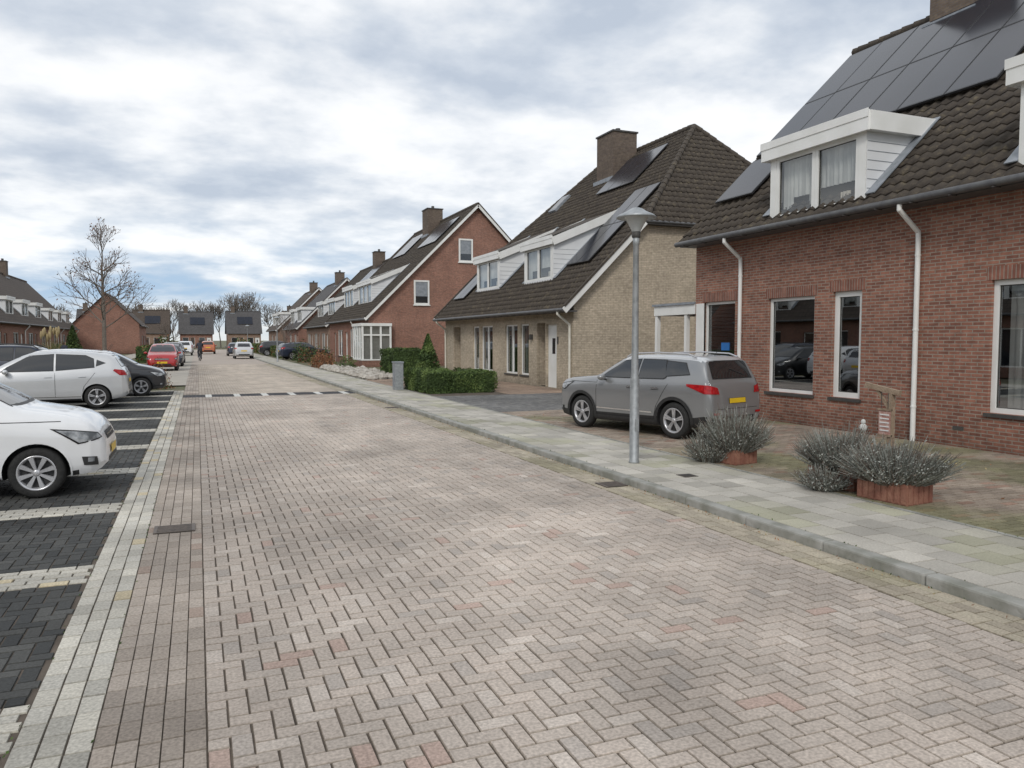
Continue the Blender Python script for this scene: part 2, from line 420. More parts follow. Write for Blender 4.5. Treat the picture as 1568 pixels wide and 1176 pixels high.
iron = nmat('cast_iron', (0.04, 0.036, 0.033), (0.06, 0.05, 0.042), 20, 0.6, 0.2, metal=0.5)
ironl = nmat('worn_iron', (0.17, 0.14, 0.12), (0.11, 0.095, 0.085), 20, 0.6, 0.2, metal=0.4)
def drain(x, y, w, l):
    d = MB(); d.box(x-w/2, x+w/2, y-l/2, y+l/2, -.01, .004, iron)
    n = 7
    for i in range(n):
        yy = y-l/2+l*(i+.5)/n
        d.box(x-w/2+.03, x+w/2-.03, yy-.010, yy+.010, .0045, .012, ironl)
    d.box(x-w/2, x-w/2+.03, y-l/2, y+l/2, .0045, .013, ironl); d.box(x+w/2-.03, x+w/2, y-l/2, y+l/2, .0045, .013, ironl)
    d.obj('storm_drain')
drain(-.24, 7.9, .36, .30); drain(4.72, 8.3, .3, .3); drain(4.72, 20, .3, .3)
d = MB(); d.box(5.6, 5.8, 8.0, 8.2, KZ-.01, KZ+.006, ironl); d.box(5.62, 5.78, 8.02, 8.18, KZ+.0061, KZ+.010, iron); d.obj('valve_cover')
d = MB(); d.box(7.3, 7.5, 10.2, 10.4, KZ-.01, KZ+.006, ironl); d.obj('valve_cover')

# ------------------------------------------------------------ houses
def roof_sheet(mb, o, al, up, L, S, mat, clips=(), tw=0.235, cr=0.27, seg=6):
    o = Vector(o); al = Vector(al).normalized(); up = Vector(up).normalized(); n = up.cross(al).normalized()
    nt_ = max(1, round(L/tw)); nc = max(1, round(S/cr)); tw = L/nt_; cr = S/nc
    cols = nt_*seg+1
    prof = []
    for i in range(cols):
        t = (i % seg)/seg
        prof.append(0.020*math.sin(2*math.pi*t) + 0.009*math.sin(4*math.pi*t))
    bm = bmesh.new()
    for j in range(nc):
        a = []; b = []; c = []
        for i in range(cols):
            x = al*(i*tw/seg)
            jit = 0.006*math.sin((i//seg)*12.9+j*78.2)
            a.append(bm.verts.new(o+x+up*(j*cr-0.03)+n*(prof[i]+.036+jit)))
            b.append(bm.verts.new(o+x+up*((j+1)*cr)+n*(prof[i]+.012)))
            c.append(bm.verts.new(o+x+up*(j*cr-0.03)+n*(prof[i]+.005)))
        for i in range(cols-1):
            f = bm.faces.new((a[i], b[i], b[i+1], a[i+1])); f.smooth = True
            bm.faces.new((c[i], a[i], a[i+1], c[i+1]))
    for (pt, no) in clips:
        bmesh.ops.bisect_plane(bm, geom=bm.verts[:]+bm.edges[:]+bm.faces[:], plane_co=pt, plane_no=no, clear_inner=True)
    bm.verts.index_update()
    vs = [v.co[:] for v in bm.verts]; off = len(mb.v); mb.v.extend(vs); k = mb.mi(mat)
    for f in bm.faces:
        mb.f.append(tuple(off+v.index for v in f.verts)); mb.m.append(k); mb.sm.append(f.smooth)
    bm.free()

def wall(mb, F, a0, a1, z0, z1, ops, mat, rev=0.11):
    As = sorted(set([a0, a1]+[v for o in ops for v in o[:2]])); Zs = sorted(set([z0, z1]+[v for o in ops for v in o[2:4]]))
    for i in range(len(As)-1):
        for j in range(len(Zs)-1):
            ca = (As[i]+As[i+1])/2; cz = (Zs[j]+Zs[j+1])/2
            if any(o[0] < ca < o[1] and o[2] < cz < o[3] for o in ops): continue
            mb.poly([F(As[i], Zs[j], 0), F(As[i+1], Zs[j], 0), F(As[i+1], Zs[j+1], 0), F(As[i], Zs[j+1], 0)], mat)
    for o in ops:
        c = [(o[0], o[2]), (o[1], o[2]), (o[1], o[3]), (o[0], o[3])]
        for i in range(4):
            p, q = c[i], c[(i+1) % 4]
            mb.poly([F(p[0], p[1], 0), F(q[0], q[1], 0), F(q[0], q[1], rev), F(p[0], p[1], rev)], mat)

def window(mb, F, a0, a1, z0, z1, mull=(), tr=(), glass='glass', back=None, d=0.06, fr=0.065, sill=True, lint=None):
    e = 0.002
    mb.boxF(F, a0+e, a0+fr, z0+e, z1-e, d, d+.07, 'white'); mb.boxF(F, a1-fr, a1-e, z0+e, z1-e, d, d+.07, 'white')
    mb.boxF(F, a0+fr, a1-fr, z0+e, z0+fr, d+.002, d+.07, 'white'); mb.boxF(F, a0+fr, a1-fr, z1-fr, z1-e, d+.002, d+.07, 'white')
    q = .012
    for (b0, b1, c0, c1) in ((a0+fr, a0+fr+q, z0+fr, z1-fr), (a1-fr-q, a1-fr, z0+fr, z1-fr), (a0+fr+q, a1-fr-q, z0+fr, z0+fr+q), (a0+fr+q, a1-fr-q, z1-fr-q, z1-fr)):
        mb.boxF(F, b0, b1, c0, c1, d+.030, d+.06, 'sill')
    for m_ in mull: mb.boxF(F, m_-fr*.45, m_+fr*.45, z0+fr, z1-fr, d+.004, d+.068, 'white')
    for t in tr: mb.boxF(F, a0+fr, a1-fr, t-fr*.45, t+fr*.45, d+.006, d+.066, 'white')
    mb.poly([F(a0+fr*.5, z0+fr*.5, d+.04), F(a0+fr*.5, z1-fr*.5, d+.04), F(a1-fr*.5, z1-fr*.5, d+.04), F(a1-fr*.5, z0+fr*.5, d+.04)], glass)
    if back:
        for (b0, b1, c0, c1, mt, wv) in back:
            if wv:
                n = max(8, int((b1-b0)/.035)); pts = []
                for i in range(n+1):
                    a = b0+(b1-b0)*i/n; dd = d+.15+.03*math.sin(a*60+math.sin(a*17))
                    pts += [F(a, c0, dd), F(a, c1, dd)]
                mb.add(pts, [(2*i, 2*i+2, 2*i+3, 2*i+1) for i in range(n)], mt, True)
            else: mb.poly([F(b0, c0, d+.22), F(b1, c0, d+.22), F(b1, c1, d+.22), F(b0, c1, d+.22)], mt)
    if sill: mb.boxF(F, a0-.04, a1+.04, z0-.06, z0-.003, -.04, d+.02, 'sill')
    if lint: mb.boxF(F, a0-.08, a1+.08, z1+.003, z1+.21, -.006, .01, lint)

def house(name, loc, rot, Wd, D, ze, ex, sl, brick, roof='roof', b=0.0, og=0.3, hip=None, hs=1.3, ops=(), dormers=(), panels=(),
          chims=(), pipes=(), gablew=(), detail=True, verge=True, seg=6, extra=None, lint=None, sillf=True):
    e = empty(name, (loc[0], loc[1], b), rot)
    xr = D/2; zr = ze+sl*(xr+ex); zw = ze+sl*ex-.1
    def rz(x): return ze+sl*(x+ex)
    w = MB(); F = lambda a, z, d: (d, a, z)
    oo = [o[:4] for o in ops]
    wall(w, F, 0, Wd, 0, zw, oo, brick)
    for yy in (0, Wd):
        if hip:
            xa = (hip-ze)/sl-ex
            pts = [(0, yy, 0), (D, yy, 0), (D, yy, zw), (D-xa, yy, hip-.1), (xa, yy, hip-.1), (0, yy, zw)]
        else: pts = [(0, yy, 0), (D, yy, 0), (D, yy, zw), (xr, yy, zr-.1), (0, yy, zw)]
        w.poly(pts, brick)
    w.poly([(D, 0, 0), (D, Wd, 0), (D, Wd, zw), (D, 0, zw)], brick)
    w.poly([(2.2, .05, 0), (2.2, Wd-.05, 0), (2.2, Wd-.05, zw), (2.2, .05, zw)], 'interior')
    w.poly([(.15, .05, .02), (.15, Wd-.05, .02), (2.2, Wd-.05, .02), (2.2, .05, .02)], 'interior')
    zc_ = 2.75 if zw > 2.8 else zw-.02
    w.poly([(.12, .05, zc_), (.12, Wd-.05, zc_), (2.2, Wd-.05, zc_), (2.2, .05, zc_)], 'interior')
    w.obj('walls', e)
    r = MB(); nrm = math.sqrt(1+sl*sl); S = (xr+ex)*nrm
    clips_f = []
    if hip:
        clips_f = [((0, -og, hip), (0, hs, -1)), ((0, Wd+og, hip), (0, -hs, -1))]
    if detail:
        roof_sheet(r, (-ex, -og, ze), (0, 1, 0), (1, 0, sl), Wd+2*og, S, roof, clips_f, seg=seg)
        roof_sheet(r, (D+ex, Wd+og, ze), (0, -1, 0), (-1, 0, sl), Wd+2*og, S, roof, clips_f, seg=2)
    else:
        r.poly([(-ex, -og, ze), (-ex, Wd+og, ze), (xr, Wd+og, zr), (xr, -og, zr)], roof)
        r.poly([(D+ex, -og, ze), (D+ex, Wd+og, ze), (xr, Wd+og, zr), (xr, -og, zr)], roof)
    rp = (-og, Wd+og)
    if hip:
        xa = (hip-ze)/sl-ex; hd = (zr-hip)/hs
        kl = [((-ex, 0, ze), (sl, 0, -1)), ((D+ex, 0, ze), (-sl, 0, -1))]
        roof_sheet(r, (D-xa+.2, -og, hip), (-1, 0, 0), (0, 1, hs), D-2*xa+.4, hd*math.sqrt(1+hs*hs), roof, kl)
        roof_sheet(r, (xa-.2, Wd+og, hip), (1, 0, 0), (0, -1, hs), D-2*xa+.4, hd*math.sqrt(1+hs*hs), roof, kl, seg=2)
        rp = (-og+hd, Wd+og-hd)
        for (yc, yr_) in ((-og, rp[0]), (Wd+og, rp[1])):
            for xx in (xa, D-xa):
                A = Vector((xx, yc, hip+.03)); B = Vector((xr, yr_, zr+.03)); nn = int((B-A).length/.34)
                for q in range(nn): r.cyl(A.lerp(B, q/nn), A.lerp(B, (q+1.08)/nn), .115, .095, 8, roof)
            r.cyl((xa, yc, hip-.03), (D-xa, yc, hip-.03), .055, .055, 8, 'gutter')
            r.box(xa, D-xa, min(yc, yc+(.3 if yc < 0 else -.3)), max(yc, yc+(.3 if yc < 0 else -.3)), hip-.12, hip-.06, 'sill')
    if detail:
        y = rp[0]
        while y < rp[1]-.1:
            r.cyl((xr, y, zr+.02), (xr, min(y+.36, rp[1]), zr+.035), .115, .13, 8, roof); y += .34
    else: r.cyl((xr, rp[0], zr), (xr, rp[1], zr), .12, .12, 6, roof)
    if verge:
        for yy in (-og, Wd+og):
            x1 = (hip-ze)/sl-ex if hip else xr
            for s_ in (0, 1):
                p0 = Vector((-ex, yy, ze-.06)); p1 = Vector((x1, yy, ze+sl*(x1+ex)-.06))
                if s_: p0.x = D-p0.x; p1.x = D-p1.x
                r.beam(p0, p1, (0, 0, 1), .05, .20, 'white')
                r.beam(p0+Vector((0, .0, .155)), p1+Vector((0, 0, .155)), (0, 0, 1), .10, .07, roof)
    for s_ in (0, 1):
        g = lambda x: D-x if s_ else x
        a_, b_ = sorted((g(-ex+.06), g(-.002)))
        r.box(a_, b_, -og+.03, Wd+og-.03, ze-.08, ze-.04, 'gutter')
        r.cyl((g(-ex-.03), -og, ze-.02), (g(-ex-.03), Wd+og, ze-.02), .062, .062, 10, 'gutter')
        if detail:
            y = .5
            while y < Wd:
                r.box(min(g(-ex-.1), g(-ex+.06)), max(g(-ex-.1), g(-ex+.06)), y, y+.03, ze-.095, ze-.08, 'sill'); y += .7
    r.obj('roof', e)
    wn = MB()
    for o in ops:
        k = o[4] if len(o) > 4 else {}
        if k.get('door'):
            dp = .5 if k.get('deep') else .1
            wn.boxF(F, o[0]+.07, o[1]-.07, o[2], o[3]-.07, dp+.01, dp+.05, k['door'])
            wn.boxF(F, o[0]+.002, o[0]+.07, o[2], o[3]-.002, dp, dp+.07, 'white'); wn.boxF(F, o[1]-.07, o[1]-.002, o[2], o[3]-.002, dp, dp+.07, 'white')
            wn.boxF(F, o[0]+.07, o[1]-.07, o[3]-.07, o[3]-.002, dp, dp+.07, 'white')
            cx = (o[0]+o[1])/2
            wn.boxF(F, cx-.12, cx+.12, o[2]+1.2, o[2]+1.75, dp+.002, dp+.012, 'darkglass')
            wn.boxF(F, o[0]+.12, o[0]+.15, o[2]+.95, o[2]+1.12, dp-.03, dp+.011, 'sill')
            if k.get('deep'):
                for a in (o[0], o[1]): wn.poly([F(a, o[2], .1), F(a, o[3], .1), F(a, o[3], .54), F(a, o[2], .54)], brick)
                wn.poly([F(o[0], o[3], .1), F(o[1], o[3], .1), F(o[1], o[3], .54), F(o[0], o[3], .54)], 'white')
        else:
            kk = {q: v for q, v in k.items()}
            kk.setdefault('lint', lint); kk.setdefault('sill', sillf)
            window(wn, F, *o[:4], **kk)
    for (x0, x1, z0, z1) in gablew:
        G = lambda a, z, d: (a, d, z)
        window(wn, G, x0, x1, z0, z1, tr=(), glass='darkglass', d=-.05, fr=.11, sill=False, mull=())
        wn.boxF(G, x0-.05, x1+.05, z0-.07, z0-.002, -.09, .0, 'white')
        wn.poly([G(x0+.12, z0+.55, -.0135), G(x1-.12, z0+.55, -.0135), G(x1-.12, z1-.12, -.0135), G(x0+.12, z1-.12, -.0135)], 'lead')
    for dm in dormers:
        y0, y1, xf, zb, zt, dr, nwin, fh = dm
        xm = (zt+fh-.05 + -dr*xf - ze - sl*ex)/(sl-dr) if sl > dr else xf+3
        zm = rz(xm); zl = min(zb, rz(xf)-.1)
        def top(x): return zt+dr*(x-xf)
        for yy in (y0, y1):
            sgn = -1 if yy == y0 else 1
            yc = yy+sgn*.006
            wn.poly([(xf, yc, zl), (xf, yc, zt+.02), (xm, yc, top(xm)), (xm+.1, yc, zm-.1)], 'siding')
            for q in range(1, 8):
                zz = zl+(zt-zl)*q/8
                xs = max(xf, (zz-ze)/sl-ex)
                if xs-.12 > xf+.04 and detail: wn.beam((xf+.02, yy+sgn*.010, zz), (xs-.1, yy+sgn*.010, zz), (0, 0, 1), .006, .010, 'lead')
        DF = lambda a, z, d: (xf+d, a, z)
        wn.boxF(DF, y0, y1, zl, zb+.098, -.01, .05, 'siding')
        wn.boxF(DF, y0, y0+.16, zb+.1, zt, -.008, .1, 'white'); wn.boxF(DF, y1-.16, y1, zb+.1, zt, -.008, .1, 'white')
        ww = (y1-y0-.32)/nwin
        for q in range(nwin):
            a0 = y0+.16+q*ww; a1 = a0+ww; hh = zt-zb
            window(wn, DF, a0, a1, zb+.1, zt, glass='dglass', d=0.0, fr=.08, sill=False,
                   back=[(a0, a1, zb, zt+.02, 'interior', False), (a0+.02, a1-.02, zb+.1+hh*.34, zt, 'blind', True), (a0+.3, a0+.55, zb+.1, zb+.1+hh*.22, 'stone', True)] if q % 2 == 0 else
                        [(a0, a1, zb, zt+.02, 'interior', False), (a0+.02, a0+ww*.3, zb+.1, zt, 'blind', True), (a1-ww*.3, a1-.02, zb+.1, zt, 'blind', True), (a0+ww*.3, a1-ww*.3, zb+.1+hh*.3, zt, 'blind', True)])
        o_ = .14
        wn.box(xf-o_, xf-o_+.05, y0-o_, y1+o_, zt-.02, zt+fh, 'white')
        wn.box(xf-o_-.015, xf-o_, y0-o_-.015, y1+o_+.015, zt+fh*.62, zt+fh+.02, 'white')
        for yy in (y0-o_, y1+o_):
            wn.beam((xf-o_+.05, yy, zt+fh/2-.01-dr*o_), (xm+.15, yy, top(xm)+fh/2-.01+dr*.15), (0, 0, 1), .05, fh, 'white')
        wn.poly([(xf-o_, y0-o_, zt+.0), (xf-o_, y1+o_, zt+.0), (xm, y1+o_, top(xm)), (xm, y0-o_, top(xm))], 'white')
        wn.poly([(xf-o_, y0-o_, zt+fh-.03), (xf-o_, y1+o_, zt+fh-.03), (xm+.3, y1+o_, top(xm)+fh-.03+.3*dr), (xm+.3, y0-o_, top(xm)+fh-.03+.3*dr)], 'lead' if dr < .1 else roof)
        for yy in (y0, y1):
            sg = -1 if yy == y0 else 1
            wn.beam((xf-.02, yy+sg*.11, rz(xf)+.075), (xm, yy+sg*.11, zm+.075), (0, 0, 1), .2, .02, 'lead')
    wn.obj('windows_and_dormers', e)
    if panels:
        p = MB(); nv = Vector((-sl, 0, 1)).normalized()
        for (y0, y1, x0, x1, ny, nx) in panels:
            for i in range(ny):
                for j in range(nx):
                    a0 = y0+(y1-y0)*i/ny+.010; a1 = y0+(y1-y0)*(i+1)/ny-.010
                    c0 = x0+(x1-x0)*j/nx+.008; c1 = x0+(x1-x0)*(j+1)/nx-.008
                    tl = U(-.004, .004)
                    def pt(x, y, o): return Vector((x, y, rz(x)))+nv*(o+tl*(y-a0))
                    p.add([pt(xx, yy, oo_) for xx in (c0, c1) for yy in (a0, a1) for oo_ in (.10, .14)], MB.BF, 'panelframe')
                    t = .02
                    p.poly([pt(c0+t, a0+t, .142), pt(c0+t, a1-t, .142), pt(c1-t, a1-t, .142), pt(c1-t, a0+t, .142)], 'panel')
        p.obj('solar_panels', e)
    if chims:
        c = MB()
        for (x0, x1, y0, y1, zt) in chims:
            c.box(x0, x1, y0, y1, rz(min(x0, D-x0))-.8, zt, 'chim')
            c.box(x0-.05, x1+.05, y0-.05, y1+.05, zt+.001, zt+.07, 'sill')
            c.cyl(((x0+x1)/2, (y0+y1)/2-.1, zt+.06), ((x0+x1)/2, (y0+y1)/2-.1, zt+.32), .13, .11, 10, 'sill')
            c.box(x0-.12, x1+.12, y0-.12, y1+.12, rz(x0)-.05, rz(x0)+.12, 'lead')
        c.obj('chimney', e)
    if pipes:
        q = MB()
        for (y, side) in pipes:
            q.pipe([(-ex-.02, y, ze-.05), (-ex-.02, y, ze-.16), (-.08, y-.0, ze-.5), (-.07, y, ze-.6), (-.07, y, .02)], .042, 12, side)
            q.ellipsoid((-ex-.02, y, ze-.16), (.043, .043, .043), 6, side); q.ellipsoid((-.08, y, ze-.5), (.043, .043, .043), 6, side)
            for zz in (.6, 1.9, ze-.9): q.cyl((-.07, y, zz), (-.07, y, zz+.03), .05, .05, 12, side)
        q.obj('drainpipes', e)
    if extra: extra(e)
    return e

y0h = -6.0
Y = lambda y: y-y0h
cur = 'curtain'
def ex1(e):
    m = MB()
    F = lambda a, z, d: (d, a, z)
    for i in range(26):
        z = .25+i*.088
        m.boxF(F, Y(14.42), Y(15.38), z, z+.07, .13, .15, 'panelframe')
    m.boxF(F, Y(15.45), Y(15.75), 0, 2.62, -.02, .04, 'white')
    blue = nmat('blue_sticker', (0.02, 0.15, 0.45), None, 3, .5)
    m.boxF(F, Y(14.6), Y(14.9), 1.5, 1.68, .09, .095, blue)
    m.box(.0, .14, Y(15.83), Y(17.65), 2.38, 2.62, 'white')
    m.box(.14, 5.0, Y(17.5), Y(17.65), 2.38, 2.62, 'white')
    m.box(-.04, 5.04, Y(15.83), Y(17.7), 2.622, 2.68, 'lead')
    m.box(0.02, .12, Y(17.52), Y(17.63), 0, 2.38, 'white')
    m.box(0.02, .12, Y(16.2), Y(16.3), 0, 2.378, 'white')
    m.box(3.2, 3.3, Y(15.83), Y(17.5), 0, 2.38, 'brownfar')
    m.box(3.15, 3.2, Y(16.3), Y(17.2), 0, 2.1, 'door')
    # outside tap, vent grilles and doorbell light on the front wall
    for yy in (13.7, 9.9, 8.6): m.box(-.012, -.001, Y(yy), Y(yy)+.18, .30, .36, 'sill')
    m.obj('porch', e)
house('brick_house', (11.3, y0h), 0, Y(15.8), 10.0, 4.05, .5, .954, 'red', b=KZ-.03, og=.08, verge=None, lint='soldier',
      ops=[(Y(11.87), Y(13.2), .65, 2.62, dict()),
           (Y(10.70), Y(11.40), .65, 2.66, dict(fr=.1)),
           (Y(6.2), Y(8.21), .62, 2.66, dict(mull=(Y(7.2),), fr=.08, back=[(Y(6.25), Y(7.1), .7, 2.6, cur, True), (Y(7.35), Y(8.05), .7, 2.6, cur, True)])),
           (Y(14.3), Y(15.45), .1, 2.64, dict(glass='glass', sill=False, fr=.06)),
           (Y(2.2), Y(4.0), .65, 2.65, dict(mull=(Y(3.1),)))],
      dormers=[(Y(10.4), Y(12.85), -.3, 4.1, 5.42, 0.0, 2, .33), (Y(5.0), Y(7.65), -.3, 4.1, 5.42, 0.0, 2, .33)],
      panels=[(Y(9.45), Y(15.7), 1.75, 4.75, 6, 2), (Y(14.25), Y(15.6), .45, 1.6, 1, 1), (Y(0), Y(4.2), 1.75, 4.75, 4, 2)],
      chims=[(4.6, 5.5, Y(12.2), Y(13.3), 10.4)],
      pipes=[(Y(14.05), 'white'), (Y(9.48), 'white')], extra=ex1)

y2 = 23.0; Z = lambda y: y-y2
def bk(a0, a1, z0, z1): return [(a0+.06, a0+(a1-a0)*.36, z0+.06, z1-.05, cur, True), (a1-(a1-a0)*.36, a1-.06, z0+.06, z1-.05, cur, True)]
def ex2(e):
    m = MB(); F = lambda a, z, d: (a, d, z)
    nv = Vector((-1, 0, 1)).normalized()
    def pt(x, y, o): return Vector((x, y, 2.75+(x+.5)))+nv*o
    for (x0, x1, y0_, y1_) in ((4.7, 5.5, Z(34.2), Z(35.0)),):
        m.add([pt(xx, yy, o) for xx in (x0, x1) for yy in (y0_, y1_) for o in (.02, .14)], MB.BF, 'lead')
        m.poly([pt(x0+.08, y0_+.08, .145), pt(x0+.08, y1_-.08, .145), pt(x1-.08, y1_-.08, .145), pt(x1-.08, y0_+.08, .145)], 'darkglass')
    window(m, F, 6.05, 6.75, 3.3, 4.9, glass='darkglass', d=-.05, fr=.05, sill=False)
    m.boxF(F, 6.0, 6.8, 3.2, 3.298, -.08, 0, 'white')
    m.box(-.03, -.003, Z(24.15), Z(24.22), 1.6, 1.85, 'sill')
    m.box(-.12, -.003, Z(26.35), Z(26.47), 1.75, 1.95, 'sill')
    m.obj('fittings', e)
house('beige_brick_house', (11.6, y2), 0, 14.3, 14.0, 2.75, .5, 1.0, 'beige', b=KZ-.03, hip=5.8, hs=1.25, og=.3,
      ops=[(Z(24.3), Z(25.2), .05, 2.3, dict(door='white')),
           (Z(25.25), Z(26.0), .05, 2.35, dict(door='door', deep=True)),
           (Z(26.75), Z(27.55), .4, 2.35, dict(back=bk(Z(26.75), Z(27.55), .4, 2.35))),
           (Z(27.85), Z(29.15), .4, 2.35, dict(mull=(Z(28.5),), back=bk(Z(27.85), Z(29.15), .4, 2.35))),
           (Z(30.6), Z(32.0), .4, 2.35, dict(mull=(Z(31.3),), back=bk(Z(30.6), Z(32.0), .4, 2.35))),
           (Z(32.3), Z(33.1), .4, 2.35, dict(back=bk(Z(32.3), Z(33.1), .4, 2.35))),
           (Z(34.9), Z(36.0), .05, 2.35, dict(door='door', deep=True))],
      dormers=[(Z(26.1), Z(28.8), .7, 3.95, 5.30, .42, 2, .3), (Z(31.6), Z(34.5), .7, 3.95, 5.30, .42, 2, .3)],
      panels=[(Z(24.0), Z(25.75), 1.15, 4.1, 2, 2), (Z(27.0), Z(30.1), 4.7, 6.4, 3, 1), (Z(35.4), Z(37.0), .4, 2.0, 2, 1)],
      chims=[(5.6, 6.8, Z(30.3), Z(31.8), 10.95)], pipes=[(Z(23.15), 'cream'), (Z(37.1), 'cream')], extra=ex2)

y3 = 49.4; V = lambda y: y-y3
def ex3(e):
    m = MB()
    m.box(-.55, 1.35, -.5, 2.6, 0, .42, 'redfar')
    m.box(-.6, 1.4, -.55, 2.65, 2.62, 2.8, 'white')
    m.box(-.58, 1.38, -.53, 2.63, .421, .5, 'white')
    for (px, py) in ((-.55, -.5), (.0, -.5), (.62, -.5), (1.25, -.5), (-.55, .25), (-.55, 1.0), (-.55, 1.75), (-.55, 2.5)):
        m.box(px, px+.12, py, py+.12, .5, 2.62, 'white')
    m.box(-.53, 1.33, -.49, -.42, 2.0, 2.1, 'white')
    m.poly([(-.5, -.45, .5), (1.3, -.45, .5), (1.3, -.45, 2.62), (-.5, -.45, 2.62)], 'glass')
    m.poly([(-.5, -.45, .5), (-.5, 2.55, .5), (-.5, 2.55, 2.62), (-.5, -.45, 2.62)], 'glass')
    m.poly([(-.4, -.35, .5), (1.3, -.35, .5), (1.3, -.35, 2.62), (-.4, -.35, 2.62)], 'blind')
    m.poly([(-.4, -.35, .5), (-.4, 2.55, .5), (-.4, 2.55, 2.62), (-.4, -.35, 2.62)], 'blind')
    m.obj('bay_window', e)
house('gabled_brick_house', (10.2, y3), 0, 15.6, 14.8, 3.1, .3, 1.0, 'redfar', b=KZ-.03, og=.3, seg=4,
      ops=[(V(54.2), V(56), .5, 2.5, dict(mull=(V(55.1),))), (V(57), V(58), .05, 2.3, dict(door='white')), (V(59), V(61.2), .5, 2.5, dict(mull=(V(60.1),))), (V(62), V(63), .05, 2.3, dict(door='door'))],
      dormers=[(V(52.6), V(57.2), .9, 4.2, 5.6, .42, 3, .3), (V(59.3), V(63.2), .9, 4.2, 5.6, .42, 3, .3)],
      panels=[(V(50.6), V(55.2), 4.9, 6.7, 4, 1), (V(59), V(63), 4.9, 6.7, 4, 1)],
      gablew=[(6.1, 7.1, 6.95, 8.5), (3.0, 4.05, 4.05, 5.65)],
      chims=[(6.3, 7.5, V(57.5), V(59), 11.75)], pipes=[(V(53.8), 'white')], extra=ex3)

def simple_ops(Wd, unit, left=False):
    o = []; n = int(Wd/unit)
    for i in range(n):
        b0 = i*unit
        if unit >= 4.5:
            o.append((b0+.5, b0+1.5, .05, 2.25, dict(door='door' if i % 2 else 'white')))
            o.append((b0+2.1, b0+4.1, .5, 2.35, dict(mull=(b0+3.1,), glass='darkglass', sill=False)))
        else:
            o.append((b0+.3, b0+1.2, .05, 2.25, dict(door='door' if i % 2 else 'white')))
            o.append((b0+1.5, b0+2.7, .6, 2.25, dict(glass='darkglass', sill=False)))
    return o
house('white_dormer_house', (11.0, 71), 0, 15, 12, 3.0, .3, 1.0, 'brownfar', 'roof', b=KZ-.03, seg=2, ops=simple_ops(15, 5),
      dormers=[(1.0, 5.0, .8, 4.0, 5.3, .3, 3, .3), (8, 12, .8, 4.0, 5.3, .3, 3, .3)], panels=[(1, 5.5, 4, 5.6, 4, 1)], chims=[(5.2, 6.2, 4, 5.2, 10.3)],
      gablew=[(5, 6, 5.5, 6.8)])
house('terraced_house', (10.6, 90), 0, 14, 11, 3.0, .3, 1.0, 'redfar', 'rooffar2', b=KZ-.03, detail=False, ops=simple_ops(14, 5),
      dormers=[(1.0, 5.0, .5, 3.8, 5.2, .0, 3, .3), (8, 12, .5, 3.8, 5.2, .0, 3, .3)], chims=[(4.8, 5.8, 3, 4, 9.7)])
house('terraced_house', (10.0, 108), 0, 14, 11, 3.0, .3, 1.0, 'brownfar', 'rooffar', b=KZ-.03, detail=False, ops=simple_ops(14, 5),
      dormers=[(1.0, 5.0, .5, 3.8, 5.2, .0, 3, .3), (8, 12, .5, 3.8, 5.2, .0, 3, .3)], chims=[(4.8, 5.8, 3, 4, 9.7)])
for (xx, wd, rf, bk_, yb, zz) in ((30, 13, 'rooffar', 'brownfar', 166, 3.0), (12.5, 6.6, 'rooffar2', 'brownfar', 172, 3.1), (3.0, 6.4, 'rooffar2', 'redfar', 176, 3.0), (-5.5, 6.4, 'rooffar', 'brownfar', 172, 3.1), (-14.5, 7, 'rooffar2', 'redfar', 168, 2.9), (-26, 12, 'rooffar', 'redfar', 168, 2.9)):
    house('terraced_house', (xx, yb), math.pi/2, wd, 9, zz, .3, 1.0, bk_, rf, detail=False, ops=simple_ops(wd, 3.2 if wd < 9 else 5), verge=False,
          panels=[(1.5, wd-2, 1.6, 3.2, max(2, int(wd/1.6)-2), 1)] if wd < 9 else [], chims=[(4, 4.8, wd-1.6, wd-.8, 8.9)])
for (xx, yt, wd, rf, dpt) in ((-12.4, 44, 44, 'rooffar', 11.5), (-12.6, 82, 34, 'rooffar', 12), (-13.6, 106, 20, 'rooffar', 10)):
    ds = []; q = 2.0
    while q+3 < wd: ds.append((q, q+2.6, .35, 3.6, 4.75, 0.0, 2, .25)); q += 5.6
    house('terraced_house', (xx, yt), math.pi, wd, dpt, 3.0, .35, 1.05, 'redfar', rf, detail=False, ops=simple_ops(wd, 5.6), dormers=ds,
          chims=[(dpt/2-.4, dpt/2+.4, 11, 12, 9.9)], verge=False, pipes=[(.4, 'white'), (11.4, 'white')])
house('gabled_brick_house', (-6.9, 124), math.pi, 14, 7.5, 3.6, .3, 1.0, 'redfar', 'rooffar', detail=False, ops=simple_ops(14, 5), gablew=[], verge=False)

# ------------------------------------------------------------ street lamp
GLD = nmat('lamp_diffuser', (0.5, 0.52, 0.52), (0.42, 0.44, 0.44), 6, .25, spec=.6)
def lamp(x, y, s=1.0, zb=KZ):
    m = MB()
    m.lathe([(0, 0), (.075, 0), (.075, .02), (.066, .04), (.064, 1.15), (.05, 1.25), (.038, 3.02), (.045, 3.03), (.045, 3.14), (.0, 3.14)], (0, 0, 0), 'z', 20, 'zinc')
    m.lathe([(.052, 3.12), (.06, 3.13), (.06, 3.2), (.04, 3.21)], (0, 0, 0), 'z', 20, 'sill')
    m.lathe([(.055, 3.2), (.075, 3.24), (.15, 3.38), (.18, 3.41)], (0, 0, 0), 'z', 28, GLD)
    m.lathe([(.15, 3.40), (.27, 3.385), (.275, 3.40), (.24, 3.43), (.14, 3.475), (.09, 3.51), (.05, 3.525), (0, 3.53)], (0, 0, 0), 'z', 32, 'zinc')
    m.box(-.03, .03, -.069, -.06, .45, .62, 'zinc')
    o = m.obj('street_lamp'); o.location = (x, y, zb); o.scale = (s, s, s); return o
